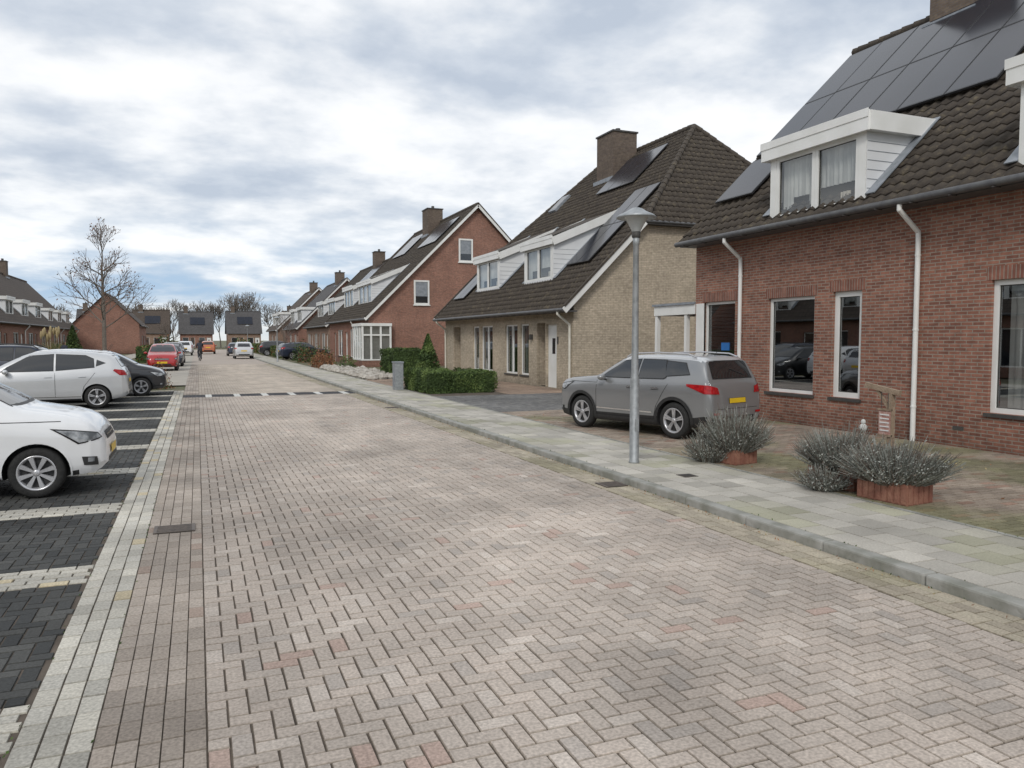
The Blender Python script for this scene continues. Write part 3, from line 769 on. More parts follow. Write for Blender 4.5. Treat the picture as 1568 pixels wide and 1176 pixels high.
lamp(5.62, 9.25); lamp(5.7, 62); lamp(5.7, 100)

# ------------------------------------------------------------ cars
M['tyre'] = nmat('tyre_rubber', (0.015, 0.015, 0.015), (0.025, 0.025, 0.024), 30, .85)
M['alloy'] = nmat('alloy_rim', (0.60, 0.60, 0.61), (0.52, 0.52, 0.54), 5, .3, metal=.6)
M['plastic'] = nmat('black_plastic', (0.02, 0.02, 0.021), (0.03, 0.03, 0.03), 20, .55)
M['seam'] = nmat('panel_gap', (0.012, 0.012, 0.012), None, 5, .8)
M['carglass'] = nmat('car_glass', (0.012, 0.014, 0.016), (0.02, 0.022, 0.025), .6, .03, spec=1.0)
M['taill'] = nmat('red_tail_light', (0.42, 0.012, 0.014), (0.26, 0.006, 0.01), 20, .12)
M['headl'] = nmat('head_light', (0.5, 0.52, 0.54), (0.12, 0.13, 0.14), 9, .08)
M['plate'] = nmat('yellow_plate', (0.75, 0.50, 0.02), (0.7, 0.46, 0.02), 5, .4)
M['chrome'] = nmat('chrome', (0.7, 0.7, 0.7), None, 5, .15, metal=.9)
def paint(name, c, metal=0.0): return nmat(name, c, mul(c, .96), 2, .32 if metal else .35, metal=metal, coat=.9)
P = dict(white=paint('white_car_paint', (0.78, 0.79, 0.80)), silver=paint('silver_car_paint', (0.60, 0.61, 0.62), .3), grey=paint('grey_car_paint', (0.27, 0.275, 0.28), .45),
         black=paint('black_car_paint', (0.012, 0.013, 0.016)), blue=paint('dark_blue_car_paint', (0.015, 0.022, 0.045)), red=paint('red_car_paint', (0.40, 0.012, 0.015)), orange=paint('orange_car_paint', (0.5, 0.14, 0.05)))

def interp(pts, s):
    if s <= pts[0][0]: return pts[0][1]
    for i in range(len(pts)-1):
        if s <= pts[i+1][0]:
            t = (s-pts[i][0])/(pts[i+1][0]-pts[i][0]); return pts[i][1]+(pts[i+1][1]-pts[i][1])*t
    return pts[-1][1]
def smooth_pts(pts, it=2):
    for _ in range(it):
        out = [pts[0]]
        for a, b in zip(pts, pts[1:]):
            out.append((a[0]*.75+b[0]*.25, a[1]*.75+b[1]*.25)); out.append((a[0]*.25+b[0]*.75, a[1]*.25+b[1]*.75))
        out.append(pts[-1]); pts = out
    return pts

CARS = {
 'hatch': dict(L=3.6, W=1.6, H=1.48, wx=(.70, 3.08), wr=.29, belt=[(0, .78), (.9, .90), (2.4, .96), (3.6, 1.02)],
    top=[(0, .52), (.03, .66), (.14, .82), (.33, .92), (.7, .99), (.88, 1.02), (1.2, 1.22), (1.56, 1.41), (1.85, 1.47), (2.5, 1.485), (3.0, 1.45), (3.3, 1.39), (3.43, 1.16), (3.53, .95), (3.58, .8), (3.6, .5)],
    win=[[(1.08, .985), (1.22, 1.10), (1.68, 1.36), (2.08, 1.39), (2.08, .99)], [(2.15, .995), (2.15, 1.39), (2.72, 1.365), (2.86, 1.25), (2.80, 1.03)], [(2.90, 1.07), (2.93, 1.22), (3.02, 1.12)]],
    ws=[(-.62, 1.06), (.62, 1.06), (.52, 1.41), (-.52, 1.41)], rw=[(-.52, 1.08), (.52, 1.08), (.46, 1.36), (-.46, 1.36)],
    doors=[1.05, 2.115, 2.98], rails=False, clad=False, sp=8),
 'mpv': dict(L=4.15, W=1.76, H=1.59, wx=(.78, 3.38), wr=.32, belt=[(0, .85), (.9, .95), (2.4, 1.02), (4.15, 1.12)],
    top=[(0, .6), (.03, .74), (.15, .88), (.4, .97), (.75, 1.05), (.9, 1.08), (1.3, 1.32), (1.7, 1.51), (2.0, 1.575), (2.7, 1.59), (3.4, 1.54), (3.78, 1.47), (3.92, 1.22), (4.05, 1.05), (4.12, .9), (4.15, .55)],
    win=[[(1.12, 1.04), (1.28, 1.17), (1.78, 1.45), (2.34, 1.49), (2.34, 1.06)], [(2.42, 1.065), (2.42, 1.49), (3.1, 1.455), (3.3, 1.36), (3.32, 1.14)], [(3.38, 1.17), (3.4, 1.33), (3.6, 1.25)]],
    ws=[(-.68, 1.12), (.68, 1.12), (.56, 1.50), (-.56, 1.50)], rw=[(-.55, 1.15), (.55, 1.15), (.48, 1.44), (-.48, 1.44)],
    doors=[1.08, 2.38, 3.35], rails=False, clad=False, sp=5),
 'suv': dict(L=4.17, W=1.78, H=1.60, wx=(.84, 3.34), wr=.35, belt=[(0, .92), (1.0, 1.03), (2.4, 1.07), (4.17, 1.13)],
    top=[(0, .62), (.03, .84), (.10, .99), (.26, 1.06), (.8, 1.11), (1.15, 1.14), (1.25, 1.16), (1.57, 1.37), (1.88, 1.54), (2.2, 1.59), (2.8, 1.60), (3.5, 1.585), (3.86, 1.545), (3.96, 1.34), (4.05, 1.14), (4.11, 1.05), (4.14, .9), (4.17, .55)],
    win=[[(1.38, 1.12), (1.52, 1.22), (1.94, 1.46), (2.36, 1.495), (2.36, 1.13)], [(2.43, 1.13), (2.43, 1.495), (3.02, 1.485), (3.12, 1.17), (3.05, 1.14)], [(3.10, 1.19), (3.06, 1.475), (3.5, 1.44), (3.66, 1.24)]],
    ws=[(-.70, 1.18), (.70, 1.18), (.60, 1.51), (-.60, 1.51)], rw=[(-.60, 1.17), (.60, 1.17), (.54, 1.48), (-.54, 1.48)],
    doors=[1.28, 2.395, 3.2], rails=True, clad=True, sp=5),
 'estate': dict(L=4.5, W=1.8, H=1.47, wx=(.85, 3.5), wr=.33, belt=[(0, .78), (1.0, .92), (2.4, .96), (4.5, 1.0)],
    top=[(0, .5), (.04, .66), (.2, .78), (.5, .87), (1.1, .96), (1.3, .99), (1.75, 1.26), (2.1, 1.43), (2.4, 1.46), (3.0, 1.47), (3.8, 1.42), (4.15, 1.36), (4.32, 1.12), (4.42, 1.0), (4.47, .85), (4.5, .5)],
    win=[[(1.5, .97), (1.7, 1.1), (2.15, 1.36), (2.55, 1.385), (2.55, .99)], [(2.62, .99), (2.62, 1.385), (3.25, 1.36), (3.4, 1.03)], [(3.47, 1.04), (3.38, 1.34), (3.85, 1.29), (4.0, 1.12)]],
    ws=[(-.70, 1.03), (.70, 1.03), (.58, 1.38), (-.58, 1.38)], rw=[(-.6, 1.05), (.6, 1.05), (.52, 1.33), (-.52, 1.33)],
    doors=[1.4, 2.585, 3.4], rails=True, clad=False, sp=5)}
_cc = {}
def car(name, loc, heading, kind, pm, sc=1.0, roofm=None):
    c = CARS[kind]; L, Wd, H = c['L'], c['W'], c['H']
    e = empty(name, loc, heading); e.scale = (sc, sc, sc)
    key = (kind, pm.name, roofm.name if roofm else '')
    if key in _cc:
        for src in _cc[key]:
            o = bpy.data.objects.new(src.name.split('.')[0], src.data); COL.objects.link(o); o.parent = e
        return e
    top = smooth_pts(c['top'], 1); belt = c['belt']
    pw = [(0, .74), (.05, .83), (.16, .91), (.4, .97), (.8, 1.0), (L-.9, 1.0), (L-.4, .975), (L-.15, .93), (L-.04, .86), (L, .8)]
    z0 = [(0, .34), (.1, .25), (.5, .2), (L-.5, .22), (L-.1, .30), (L, .38)]
    ss = sorted(set([round(p[0], 4) for p in top]+[round(i*L/48, 4) for i in range(49)]+[p[0] for p in pw]))
    s2 = [ss[0]]
    for v in ss[1:]:
        if v-s2[-1] > .008: s2.append(v)
    s2[-1] = L
    rows = []
    kk = H-interp(belt, L/2)
    for s in s2:
        b = interp(z0, s); t = max(interp(top, s), b+.15); w = Wd/2*interp(pw, s)
        zb = min(interp(belt, s), t-.06); k = max(0, min(1, (t-zb-.06)/(kk-.06)))
        wt = w*(.90-.17*k); zs = t-.03-.05*k
        h = zb-b
        pts = [(0, b), (w*.7, b), (w*.92, b+.012), (w*.965, b+.07), (w*.985, b+h*.22), (w*.992, b+h*.42), (w*.990, b+h*.55), (w*1.0, b+h*.72), (w*.995, b+h*.80), (w*.975, b+h*.92), (w*.95, zb)]
        for q in (.25, .5, .75, 1.0):
            bul = .018*math.sin(math.pi*q)*k
            pts.append((w*.95+(wt-w*.95)*q+bul, zb+(zs-zb)*q))
        pts += [(wt-.025-.02*k, t-.018-.018*k), (wt-.09, t-.008), (wt*.55, t+.004), (0, t+.012)]
        full = [(L/2-s, -y, z) for (y, z) in pts] + [(L/2-s, y, z) for (y, z) in reversed(pts[1:-1])]
        rows.append(full)
    n = len(rows[0]); vs = [p for r in rows for p in r]
    fs = [(j*n+i, j*n+(i+1) % n, (j+1)*n+(i+1) % n, (j+1)*n+i) for j in range(len(rows)-1) for i in range(n)]
    fs.append(tuple(range(n))); fs.append(tuple(range((len(rows)-1)*n, len(rows)*n)))
    me = bpy.data.meshes.new('body'); me.from_pydata(vs, [], fs)
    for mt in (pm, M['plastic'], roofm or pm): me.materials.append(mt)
    bm = bmesh.new(); bm.from_mesh(me); bmesh.ops.recalc_face_normals(bm, faces=bm.faces)
    bvh = BVHTree.FromBMesh(bm)
    for f in bm.faces:
        cz = f.calc_center_median()
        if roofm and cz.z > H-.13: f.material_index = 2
        if cz.z < (.42 if c['clad'] else .27): f.material_index = 1
    bm.to_mesh(me); bm.free()
    body = bpy.data.objects.new('body', me); COL.objects.link(body)
    cut = MB()
    for wx in c['wx']:
        for sg in (-1, 1):
            cut.cyl((L/2-wx, sg*(Wd/2-.30), c['wr']), (L/2-wx, sg*(Wd/2+.3), c['wr']), c['wr']+.05, c['wr']+.05, 36, 'plastic')
    co = cut.obj('cut'); bmc = bmesh.new(); bmc.from_mesh(co.data); bmesh.ops.remove_doubles(bmc, verts=bmc.verts, dist=.0001)
    bmesh.ops.recalc_face_normals(bmc, faces=bmc.faces); bmc.to_mesh(co.data); bmc.free()
    co.data.materials.clear()
    for mt in (pm, M['plastic'], roofm or pm): co.data.materials.append(mt)
    for p_ in co.data.polygons: p_.material_index = 1
    md = body.modifiers.new('bool', 'BOOLEAN'); md.operation = 'DIFFERENCE'; md.object = co; md.solver = 'EXACT'
    dg = bpy.context.evaluated_depsgraph_get(); nm = bpy.data.meshes.new_from_object(body.evaluated_get(dg))
    body.modifiers.clear(); body.data = nm; bpy.data.objects.remove(co)
    nm.polygons.foreach_set('use_smooth', [True]*len(nm.polygons)); nm.set_sharp_from_angle(angle=math.radians(32))
    body.parent = e
    parts = [body]
    dm = MB()
    def decal(poly, ang, mat, off=.005, cuts=3):
        a = math.radians(ang); dr = Vector((math.cos(a), math.sin(a), 0)); tv = Vector((-math.sin(a), math.cos(a), 0))
        b2 = bmesh.new(); vv = [b2.verts.new(tv*p[0]+Vector((0, 0, p[1]))) for p in poly]
        b2.faces.new(vv); bmesh.ops.triangulate(b2, faces=b2.faces[:])
        if cuts: bmesh.ops.subdivide_edges(b2, edges=b2.edges[:], cuts=cuts, use_grid_fill=True)
        ok = {}
        for v in b2.verts:
            h = bvh.ray_cast(v.co+dr*5, -dr)
            if h[0] is None: ok[v] = None
            else: ok[v] = h[0]+h[1].lerp(dr, .3).normalized()*off
        b2.verts.index_update()
        mp = {}
        for v in b2.verts:
            if ok[v] is not None: mp[v] = len(dm.v); dm.v.append(tuple(ok[v]))
        k = dm.mi(mat)
        for f in b2.faces:
            if all(v in mp for v in f.verts):
                dm.f.append(tuple(mp[v] for v in f.verts)); dm.m.append(k); dm.sm.append(True)
        b2.free()
    def side(poly, mat, off=.005, cuts=3):
        decal([(-(L/2-p[0]), p[1]) for p in poly], 90, mat, off, cuts)
        decal([((L/2-p[0]), p[1]) for p in poly], -90, mat, off, cuts)
    def grow(poly, g):
        cx = sum(p[0] for p in poly)/len(poly); cz = sum(p[1] for p in poly)/len(poly)
        return [(cx+(p[0]-cx)*(1+g/max(.05, abs(p[0]-cx)+.02)), cz+(p[1]-cz)*(1+g/max(.05, abs(p[1]-cz)+.02))) for p in poly]
    for w_ in c['win']:
        side(grow(w_, .018), 'plastic', .004); side(w_, 'carglass', .008)
    ws = c['ws']; decal(grow(ws, .02), 0, 'plastic', .003, 4); decal(ws, 0, 'carglass', .006, 4)
    decal(grow(c['rw'], .02), 180, 'plastic', .004, 4); decal(c['rw'], 180, 'carglass', .008, 4)
    bz = interp(belt, L/2)
    for i, d in enumerate(c['doors']):
        zt_ = bz-.02; z_ = .34
        if i == 2:
            side([(d-.28, .62), (d-.27, .62), (d, bz-.02), (d-.012, bz-.02)], 'seam', .003, 4)
            side([(d-.36, z_), (d-.348, z_), (d-.27, .62), (d-.282, .62)], 'seam', .003, 4)
        else: side([(d, z_), (d+.010, z_), (d+.010, zt_), (d, zt_)], 'seam', .003, 5)
    side([(c['doors'][0], .335), (c['doors'][2]-.36, .335), (c['doors'][2]-.36, .347), (c['doors'][0], .347)], 'seam', .003, 5)
    side([(.45, interp(top, .45)-.075), (c['doors'][0], bz-.06), (c['doors'][0], bz-.068), (.45, interp(top, .45)-.083)], 'seam', .003, 5)
    for d in (c['doors'][1]-.24, c['doors'][2]-.40):
        side([(d, bz-.13), (d+.17, bz-.125), (d+.17, bz-.095), (d, bz-.10)], pm if kind != 'suv' else 'chrome', .022, 2)
        side([(d-.01, bz-.145), (d+.18, bz-.14), (d+.18, bz-.135), (d-.01, bz-.14)], 'seam', .004, 2)
    zw = c['wr']
    for wx in c['wx']:
        r0 = c['wr']+.05; r1 = r0+(.06 if c['clad'] else .014); nseg = 20
        for i in range(nseg):
            t0 = math.pi*(-.08+1.16*i/nseg); t1 = math.pi*(-.08+1.16*(i+1)/nseg)
            q = [(wx+r*math.cos(t), zw+r*math.sin(t)) for (r, t) in ((r0-.004, t0), (r1, t0), (r1, t1), (r0-.004, t1))]
            side(q, 'plastic' if c['clad'] else pm, .012 if c['clad'] else .008, 1)
    x0, x1 = c['wx'][0]+c['wr']+.07, c['wx'][1]-c['wr']-.07
    side([(x0, .235), (x1, .24), (x1, .34 if c['clad'] else .275), (x0, .34 if c['clad'] else .275)], 'plastic', .014, 4)
    if c['clad']: side([(x0+.05, .46), (x1-.1, .46), (x1-.1, .49), (x0+.05, .49)], 'chrome', .015, 4)
    gz = interp(top, .12)
    decal([(-.42, .40), (.42, .40), (.50, .30), (-.50, .30)], 0, 'plastic', .006)
    decal([(-.36, gz-.18), (.36, gz-.18), (.34, gz-.09), (-.34, gz-.09)], 0, 'plastic', .007)
    decal([(-.34, gz-.14), (.34, gz-.14), (.34, gz-.125), (-.34, gz-.125)], 0, 'chrome', .012)
    decal([(-.26, .42), (.26, .42), (.26, .52), (-.26, .52)], 0, 'plate', .016, 2)
    hz = gz-.06
    for sg in (-1, 1):
        a = 42*sg; ar = math.radians(a); cx = L/2-.22; cy = sg*Wd*.42
        t = -math.sin(ar)*cx+math.cos(ar)*cy
        pl = [(-.17, -.03), (.10, -.09), (.20, .0), (.30, .10), (.10, .07), (-.12, .03)]
        decal([(t+sg*p[0]*1.0, hz-.04+p[1]) for p in pl], a, 'seam', .005)
        decal([(t+sg*(p[0]*.86+.005), hz-.04+p[1]*.8) for p in pl], a, 'headl', .010)
        decal([(t+sg*p[0]-sg*.02, .40+p[1]) for p in ((-.07, -.06), (.07, -.05), (.09, .05), (-.05, .04))], a, 'plastic', .008)
        decal([(t+sg*p[0]-sg*.01, .41+p[1]) for p in ((-.03, -.025), (.03, -.025), (.03, .025), (-.03, .025))], a, 'headl', .013, 1)
        a = 180-38*sg if kind == 'suv' else 180-46*sg; ar = math.radians(a); cx = -L/2+.16; cy = sg*Wd*.43
        t = -math.sin(ar)*cx+math.cos(ar)*cy
        if kind == 'suv': pl = [(-.26, -.09), (.04, -.08), (.30, .05), (.30, .09), (-.02, .08), (-.22, .03)]; tz = .97
        elif kind == 'hatch': pl = [(-.08, -.16), (.08, -.16), (.12, .0), (.08, .16), (-.02, .16), (-.06, 0)]; tz = .95
        else: pl = [(-.18, -.07), (.08, -.07), (.20, .06), (.16, .10), (-.14, .05)]; tz = .98
        decal([(t-sg*p[0], tz+p[1]) for p in pl], a, 'taill', .012, 4)
    decal([(-.26, .70), (.26, .70), (.26, .80), (-.26, .80)], 180, 'plate' if kind != 'suv' else 'seam', .010, 2)
    if kind == 'suv': decal([(-.25, .705), (.25, .705), (.25, .795), (-.25, .795)], 180, 'plate', .014, 2)
    decal([(-Wd*.42, .46), (Wd*.42, .46), (Wd*.40, .36), (-Wd*.40, .36)], 180, 'plastic', .008, 4)
    decal([(-.62, .60), (.62, .60), (.62, .608), (-.62, .608)], 180, 'seam', .003, 4)
    if c['clad']:
        for sg in (-1, 1):
            decal([(sg*.55, .50), (sg*.72, .50), (sg*.72, .54), (sg*.55, .54)], 180, 'taill', .012, 2)
        decal([(-.02, 1.33), (.40, 1.20), (.40, 1.215), (-.02, 1.345)], 180, 'plastic', .016, 2)
    parts.append(dm.obj('trim_and_glass', e))
    ac = MB()
    ms = c['win'][0][0][0]+.16; mz = interp(belt, ms)+.07
    for sg in (-1, 1):
        ac.ellipsoid((L/2-ms+.02, sg*(Wd/2+.07), mz), (.075, .10, .065), 8, pm)
        ac.box(L/2-ms-.02, L/2-ms+.04, min(sg*(Wd/2-.05), sg*(Wd/2+.05)), max(sg*(Wd/2-.05), sg*(Wd/2+.05)), mz-.06, mz-.03, 'plastic')
    if c['rails']:
        for sg in (-1, 1):
            yy = sg*Wd/2*.72
            pts = [(L/2-s, yy, interp(top, s)+zz) for s, zz in ((1.95, -.01), (2.1, .035), (2.8, .04), (3.5, .035), (3.7, -.01))]
            ac.pipe(pts, .016, 8, 'alloy' if kind == 'suv' else 'plastic')
    r = c['wr']; tw = .19
    for wx in c['wx']:
        for sg in (-1, 1):
            cx = L/2-wx; yo = sg*(Wd/2-.02); yi = sg*(Wd/2-.02-tw); C = (cx, 0, r)
            ac.lathe([(r*.64, yo-sg*.02), (r*.68, yo-sg*.004), (r*.90, yo), (r*.97, yo-sg*.02), (r, yo-sg*.05), (r, yi+sg*.04), (r*.9, yi), (0, yi)], C, 'y', 36, 'tyre')
            ac.lathe([(r*.69, yo-sg*.003), (r*.66, yo+sg*.002), (r*.61, yo-sg*.012), (r*.58, yo-sg*.05)], C, 'y', 36, 'alloy')
            ac.lathe([(r*.60, yo-sg*.05), (0, yo-sg*.06)], C, 'y', 36, 'plastic')
            ac.lathe([(r*.14, yo-sg*.055), (r*.14, yo-sg*.012), (r*.08, yo-sg*.006), (0, yo-sg*.006)], C, 'y', 20, 'alloy')
            ns = c['sp']
            for i in range(ns):
                t = 2*math.pi*i/ns+.3
                d_ = Vector((math.cos(t), 0, math.sin(t))); p_ = Vector((-math.sin(t), 0, math.cos(t)))
                cc = Vector((cx, 0, r)); yv = Vector((0, 1, 0))
                w0, w1 = (r*.13, r*.11) if ns == 5 else (r*.10, r*.22)
                for br in ((-.12, .0), (.12, .0)) if ns == 5 else ((0, 0),):
                    dd = (d_+p_*br[0]).normalized()
                    A = cc+d_*r*.08; B = cc+dd*r*.64
                    vv = [A-p_*w0*.5+yv*(yo-sg*.035), A+p_*w0*.5+yv*(yo-sg*.035), B+p_*w1*.5+yv*(yo-sg*.03), B-p_*w1*.5+yv*(yo-sg*.03),
                          A-p_*w0*.4+yv*(yo-sg*.012), A+p_*w0*.4+yv*(yo-sg*.012), B+p_*w1*.4+yv*(yo-sg*.006), B-p_*w1*.4+yv*(yo-sg*.006)]
                    ac.add(vv, [(4, 5, 6, 7), (0, 1, 5, 4), (2, 3, 7, 6), (1, 2, 6, 5), (3, 0, 4, 7)], 'alloy')
    ac.cyl((-L/2+.55, 0, H-.03), (-L/2+.42, 0, H+.16), .006, .004, 6, 'plastic')
    parts.append(ac.obj('wheels_and_mirrors', e))
    _cc[key] = parts
    return e

HP = math.pi
car('white_hatchback_car', (-1.02-1.8, 10.80, 0), 0, 'hatch', P['white'])
car('silver_hatchback_car', (-1.75-1.95, 23.45, 0), HP, 'mpv', P['silver'], .95)
car('white_hatchback_car', (-1.95-2.0, 25.7, 0), HP, 'mpv', P['white'], .96)
car('black_hatchback_car', (-.95-1.95, 27.9, 0), 0, 'mpv', P['black'], .93)
car('dark_blue_estate_car', (-5.4, 31.4, 0), 0, 'estate', P['blue'], 1.10)
sd = math.atan2(2.2, -.65)
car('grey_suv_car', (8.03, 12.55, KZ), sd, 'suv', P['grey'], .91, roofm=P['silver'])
car('red_hatchback_car', (-1.9, 50, 0), -HP/2, 'hatch', P['red'], 1.05)
car('dark_blue_estate_car', (-1.8, 58, 0), -HP/2, 'estate', P['blue'])
car('black_hatchback_car', (-1.8, 66, 0), -HP/2, 'mpv', P['black'])
car('silver_hatchback_car', (4.0, 78, 0), HP/2, 'mpv', P['silver'])
car('dark_blue_estate_car', (3.9, 92, 0), HP/2, 'estate', P['blue'])
car('orange_hatchback_car', (1.2, 105, 0), HP/2, 'hatch', P['orange'], 1.1)
car('white_hatchback_car', (-1.4, 96, 0), HP/2, 'hatch', P['white'], 1.1)
car('silver_hatchback_car', (-1.4, 118, 0), HP/2, 'mpv', P['silver'])
car('dark_blue_estate_car', (8.6, 69.5, KZ), 0.2, 'estate', P['blue'])
car('black_hatchback_car', (8.2, 87.5, KZ), 0, 'mpv', P['black'])

# ------------------------------------------------------------ vegetation
def fm(name, c, k=1.4): return nmat(name, c, mul(c, k), 3, .7, spec=.3)
G1 = fm('leaf_dark_green', (0.04, 0.065, 0.02)); G2 = fm('leaf_green', (0.075, 0.115, 0.032)); G3 = fm('leaf_light_green', (0.12, 0.165, 0.05))
LV = fm('lavender_grey', (0.19, 0.20, 0.175)); LV2 = fm('lavender_pale', (0.30, 0.31, 0.285)); LV3 = fm('lavender_brown', (0.14, 0.115, 0.095))
BR = fm('beech_brown', (0.16, 0.07, 0.035)); BR2 = fm('beech_light', (0.24, 0.12, 0.06)); BARK = nmat('bark', (0.13, 0.11, 0.09), (0.20, 0.175, 0.15), 12, .9, .4)
TWIG = nmat('twigs', (0.15, 0.12, 0.105), (0.2, 0.165, 0.14), 6, .9); GR = fm('dry_grass', (0.45, 0.36, 0.2), .8)

def hedge(name, boxes, mats, n_per=900, size=.035, inner=G1):
    m = MB()
    for (x0, x1, y0, y1, z0, z1) in boxes:
        m.box(x0+.06, x1-.06, y0+.06, y1-.06, z0, z1-.06, inner)
        area = 2*((x1-x0)+(y1-y0))*(z1-z0)+(x1-x0)*(y1-y0)
        for i in range(int(area*n_per)):
            t = R()*area; tp = (x1-x0)*(y1-y0)
            if t < tp: p = (U(x0, x1), U(y0, y1), z1+U(-.06, .03))
            elif R() < (x1-x0)/((x1-x0)+(y1-y0)): p = (U(x0, x1), (y0 if R() < .5 else y1)+U(-.04, .04), U(z0, z1))
            else: p = ((x0 if R() < .5 else x1)+U(-.04, .04), U(y0, y1), U(z0, z1))
            b_ = noise.noise(Vector(p)*1.7)
            lump = .09*noise.noise(Vector(p)*1.9)
            p = (p[0]+lump, p[1]+lump, p[2]+lump if p[2] > z0+.3 else p[2])
            mt = mats[0] if b_+U(-.3, .3) < -.1 else (mats[1] if b_+U(-.3, .3) < .25 else mats[2])
            m.leaf(p, size, mt)
    return m.obj(name)
def bush(name, c, r, n, mats, size=.04, cone=False, stems=True):
    m = MB()
    if cone: m.cyl(c, (c[0], c[1], c[2]+r[2]*.85), r[0]*.6, .02, 10, mats[0])
    for i in range(n):
        if cone:
            h = R()**.8; a = U(0, 2*math.pi); rr = (1-h)*r[0]*(.55+.5*R())+.02
            p = (c[0]+math.cos(a)*rr, c[1]+math.sin(a)*rr, c[2]+h*r[2])
        else:
            d = Vector((U(-1, 1), U(-1, 1), U(-.2, 1)))
            if d.length > 1 or d.length < .2: continue
            k = .55+.5*R(); lump = 1+.35*noise.noise(d.normalized()*2.5+Vector(c))
            d = d.normalized()*k*lump; p = (c[0]+d.x*r[0], c[1]+d.y*r[1], c[2]+max(0, d.z)*r[2])
        b_ = noise.noise(Vector(p)*3)+U(-.3, .3)
        m.leaf(p, size, mats[0] if b_ < -.1 else (mats[1] if b_ < .2 else mats[2]))
    if stems:
        for i in range(10):
            a = U(0, 6.28); m.cyl(c, (c[0]+math.cos(a)*r[0]*.5, c[1]+math.sin(a)*r[1]*.5, c[2]+r[2]*.6), .015, .006, 4, BARK)
    return m.obj(name)

hedge('clipped_hedge', [(6.75, 7.5, 23.6, 26.6, KZ-.02, .78), (7.5, 9.0, 23.6, 24.3, KZ-.02, .76)], (G1, G2, G3), 1100, .035)
hedge('clipped_hedge', [(9.0, 9.7, 25.2, 28.0, KZ-.02, .66)], (G1, G2, G3), 550, .045)
hedge('clipped_hedge', [(8.2, 9.6, 34.5, 37.0, KZ-.02, 1.35)], (G1, G1, G2), 420, .05)
bush('conical_conifer', (7.9, 27.6, KZ-.02), (.72, .72, 1.95), 5200, (G1, G2, G3), .045, cone=True, stems=False)
bush('shrub', (-1.5, 31.6, 0), (.6, .9, .95), 2200, (BR, G1, BR2), .04)
bush('shrub', (8.0, 45, KZ-.02), (.6, .6, .9), 900, (G1, G2, G3), .06)
bush('beech_shrub', (7.3, 50, KZ-.02), (.7, 1.0, 1.1), 1600, (BR, BR2, BR), .07)
bush('beech_shrub', (7.2, 47.6, KZ-.02), (.6, .8, .8), 900, (BR, BR, BR2), .07)
bush('shrub', (8.2, 56, KZ-.02), (.9, 1.5, 1.3), 1300, (G1, G2, BR), .08)
bush('shrub', (7.7, 61, KZ-.02), (.8, 1.2, 1.2), 1000, (BR, G1, G2), .09)
bush('shrub', (8.0, 66, KZ-.02), (.8, 1.2, 1.6), 1000, (G1, G1, G2), .09)
hedge('clipped_hedge', [(7.2, 8.2, 74, 86, KZ-.02, 1.1)], (G1, G2, BR), 60, .12)
hedge('clipped_hedge', [(7.2, 8.2, 90, 118, KZ-.02, 1.2)], (G1, G2, BR), 40, .15)
hedge('clipped_hedge', [(-4.4, -3.4, 66, 110, 0, 1.2)], (G1, G2, BR), 40, .15)
hedge('clipped_hedge', [(-8.6, -7.8, 34, 60, 0, 1.1)], (G1, G2, G2), 60, .11)
bush('conifer', (-10.0, 76, 0), (1.1, 1.1, 3.0), 1700, (G1, G1, G2), .11, cone=True, stems=False)
bush('shrub', (-10.2, 70, 0), (1.2, 1.2, 1.7), 1300, (G1, G1, G2), .11)
bush('shrub', (-4.2, 118, 0), (1.6, 1.6, 2.6), 900, (G1, G2, BR), .2)
bush('shrub', (6.4, 128, 0), (1.6, 2.6, 2.2), 900, (G1, G2, BR), .2)

m = MB()
for i in range(220):
    a = U(0, 6.28); l = U(1.0, 1.7); sp = U(.2, .8)
    p0 = Vector((-9.5+math.cos(a)*.15, 62+math.sin(a)*.15, 0)); p1 = p0+Vector((math.cos(a)*sp, math.sin(a)*sp, l))
    m.cyl(p0, p1, .015, .005, 3, GR if R() < .5 else G2)
for i in range(14):
    a = U(0, 6.28); sp = U(.1, .6); p0 = Vector((-9.5, 62, .2)); p1 = p0+Vector((math.cos(a)*sp, math.sin(a)*sp, U(1.5, 2.1)))
    m.cyl(p0, p1, .01, .01, 4, GR); m.ellipsoid(p1+Vector((0, 0, .2)), (.09, .09, .3), 5, GR)
m.obj('pampas_grass')

def lavender(m, c, r, h, n):
    for i in range(n):
        a = U(0, 6.28); q = math.sqrt(R()); dx, dy = math.cos(a)*q*r[0], math.sin(a)*q*r[1]
        lump = 1+.5*noise.noise(Vector((dx*6, dy*6, c[0]*3)))
        p0 = Vector((c[0]+dx*.6, c[1]+dy*.6, c[2])); ln = h*(1-.30*q*q)*U(.45, 1.2)*lump
        p1 = p0+Vector((dx*.8+U(-.09, .09), dy*.8+U(-.09, .09), ln))
        mt = LV3 if R() < .35 else (LV if R() < .6 else LV2)
        m.cyl(p0, p1, .004, .0025, 3, mt, caps=False)
        for k in range(4):
            t = .3+.6*R(); p = p0.lerp(p1, t); m.leaf(p+Vector((U(-.015, .015), U(-.015, .015), 0)), .016, LV2 if R() < .4 else (LV if R() < .7 else LV3))
TC = nmat('terracotta', (0.24, 0.10, 0.07), (0.32, 0.16, 0.11), 9, .85, .5); SOIL = nmat('soil', (0.04, 0.03, 0.02), None, 9, .95)
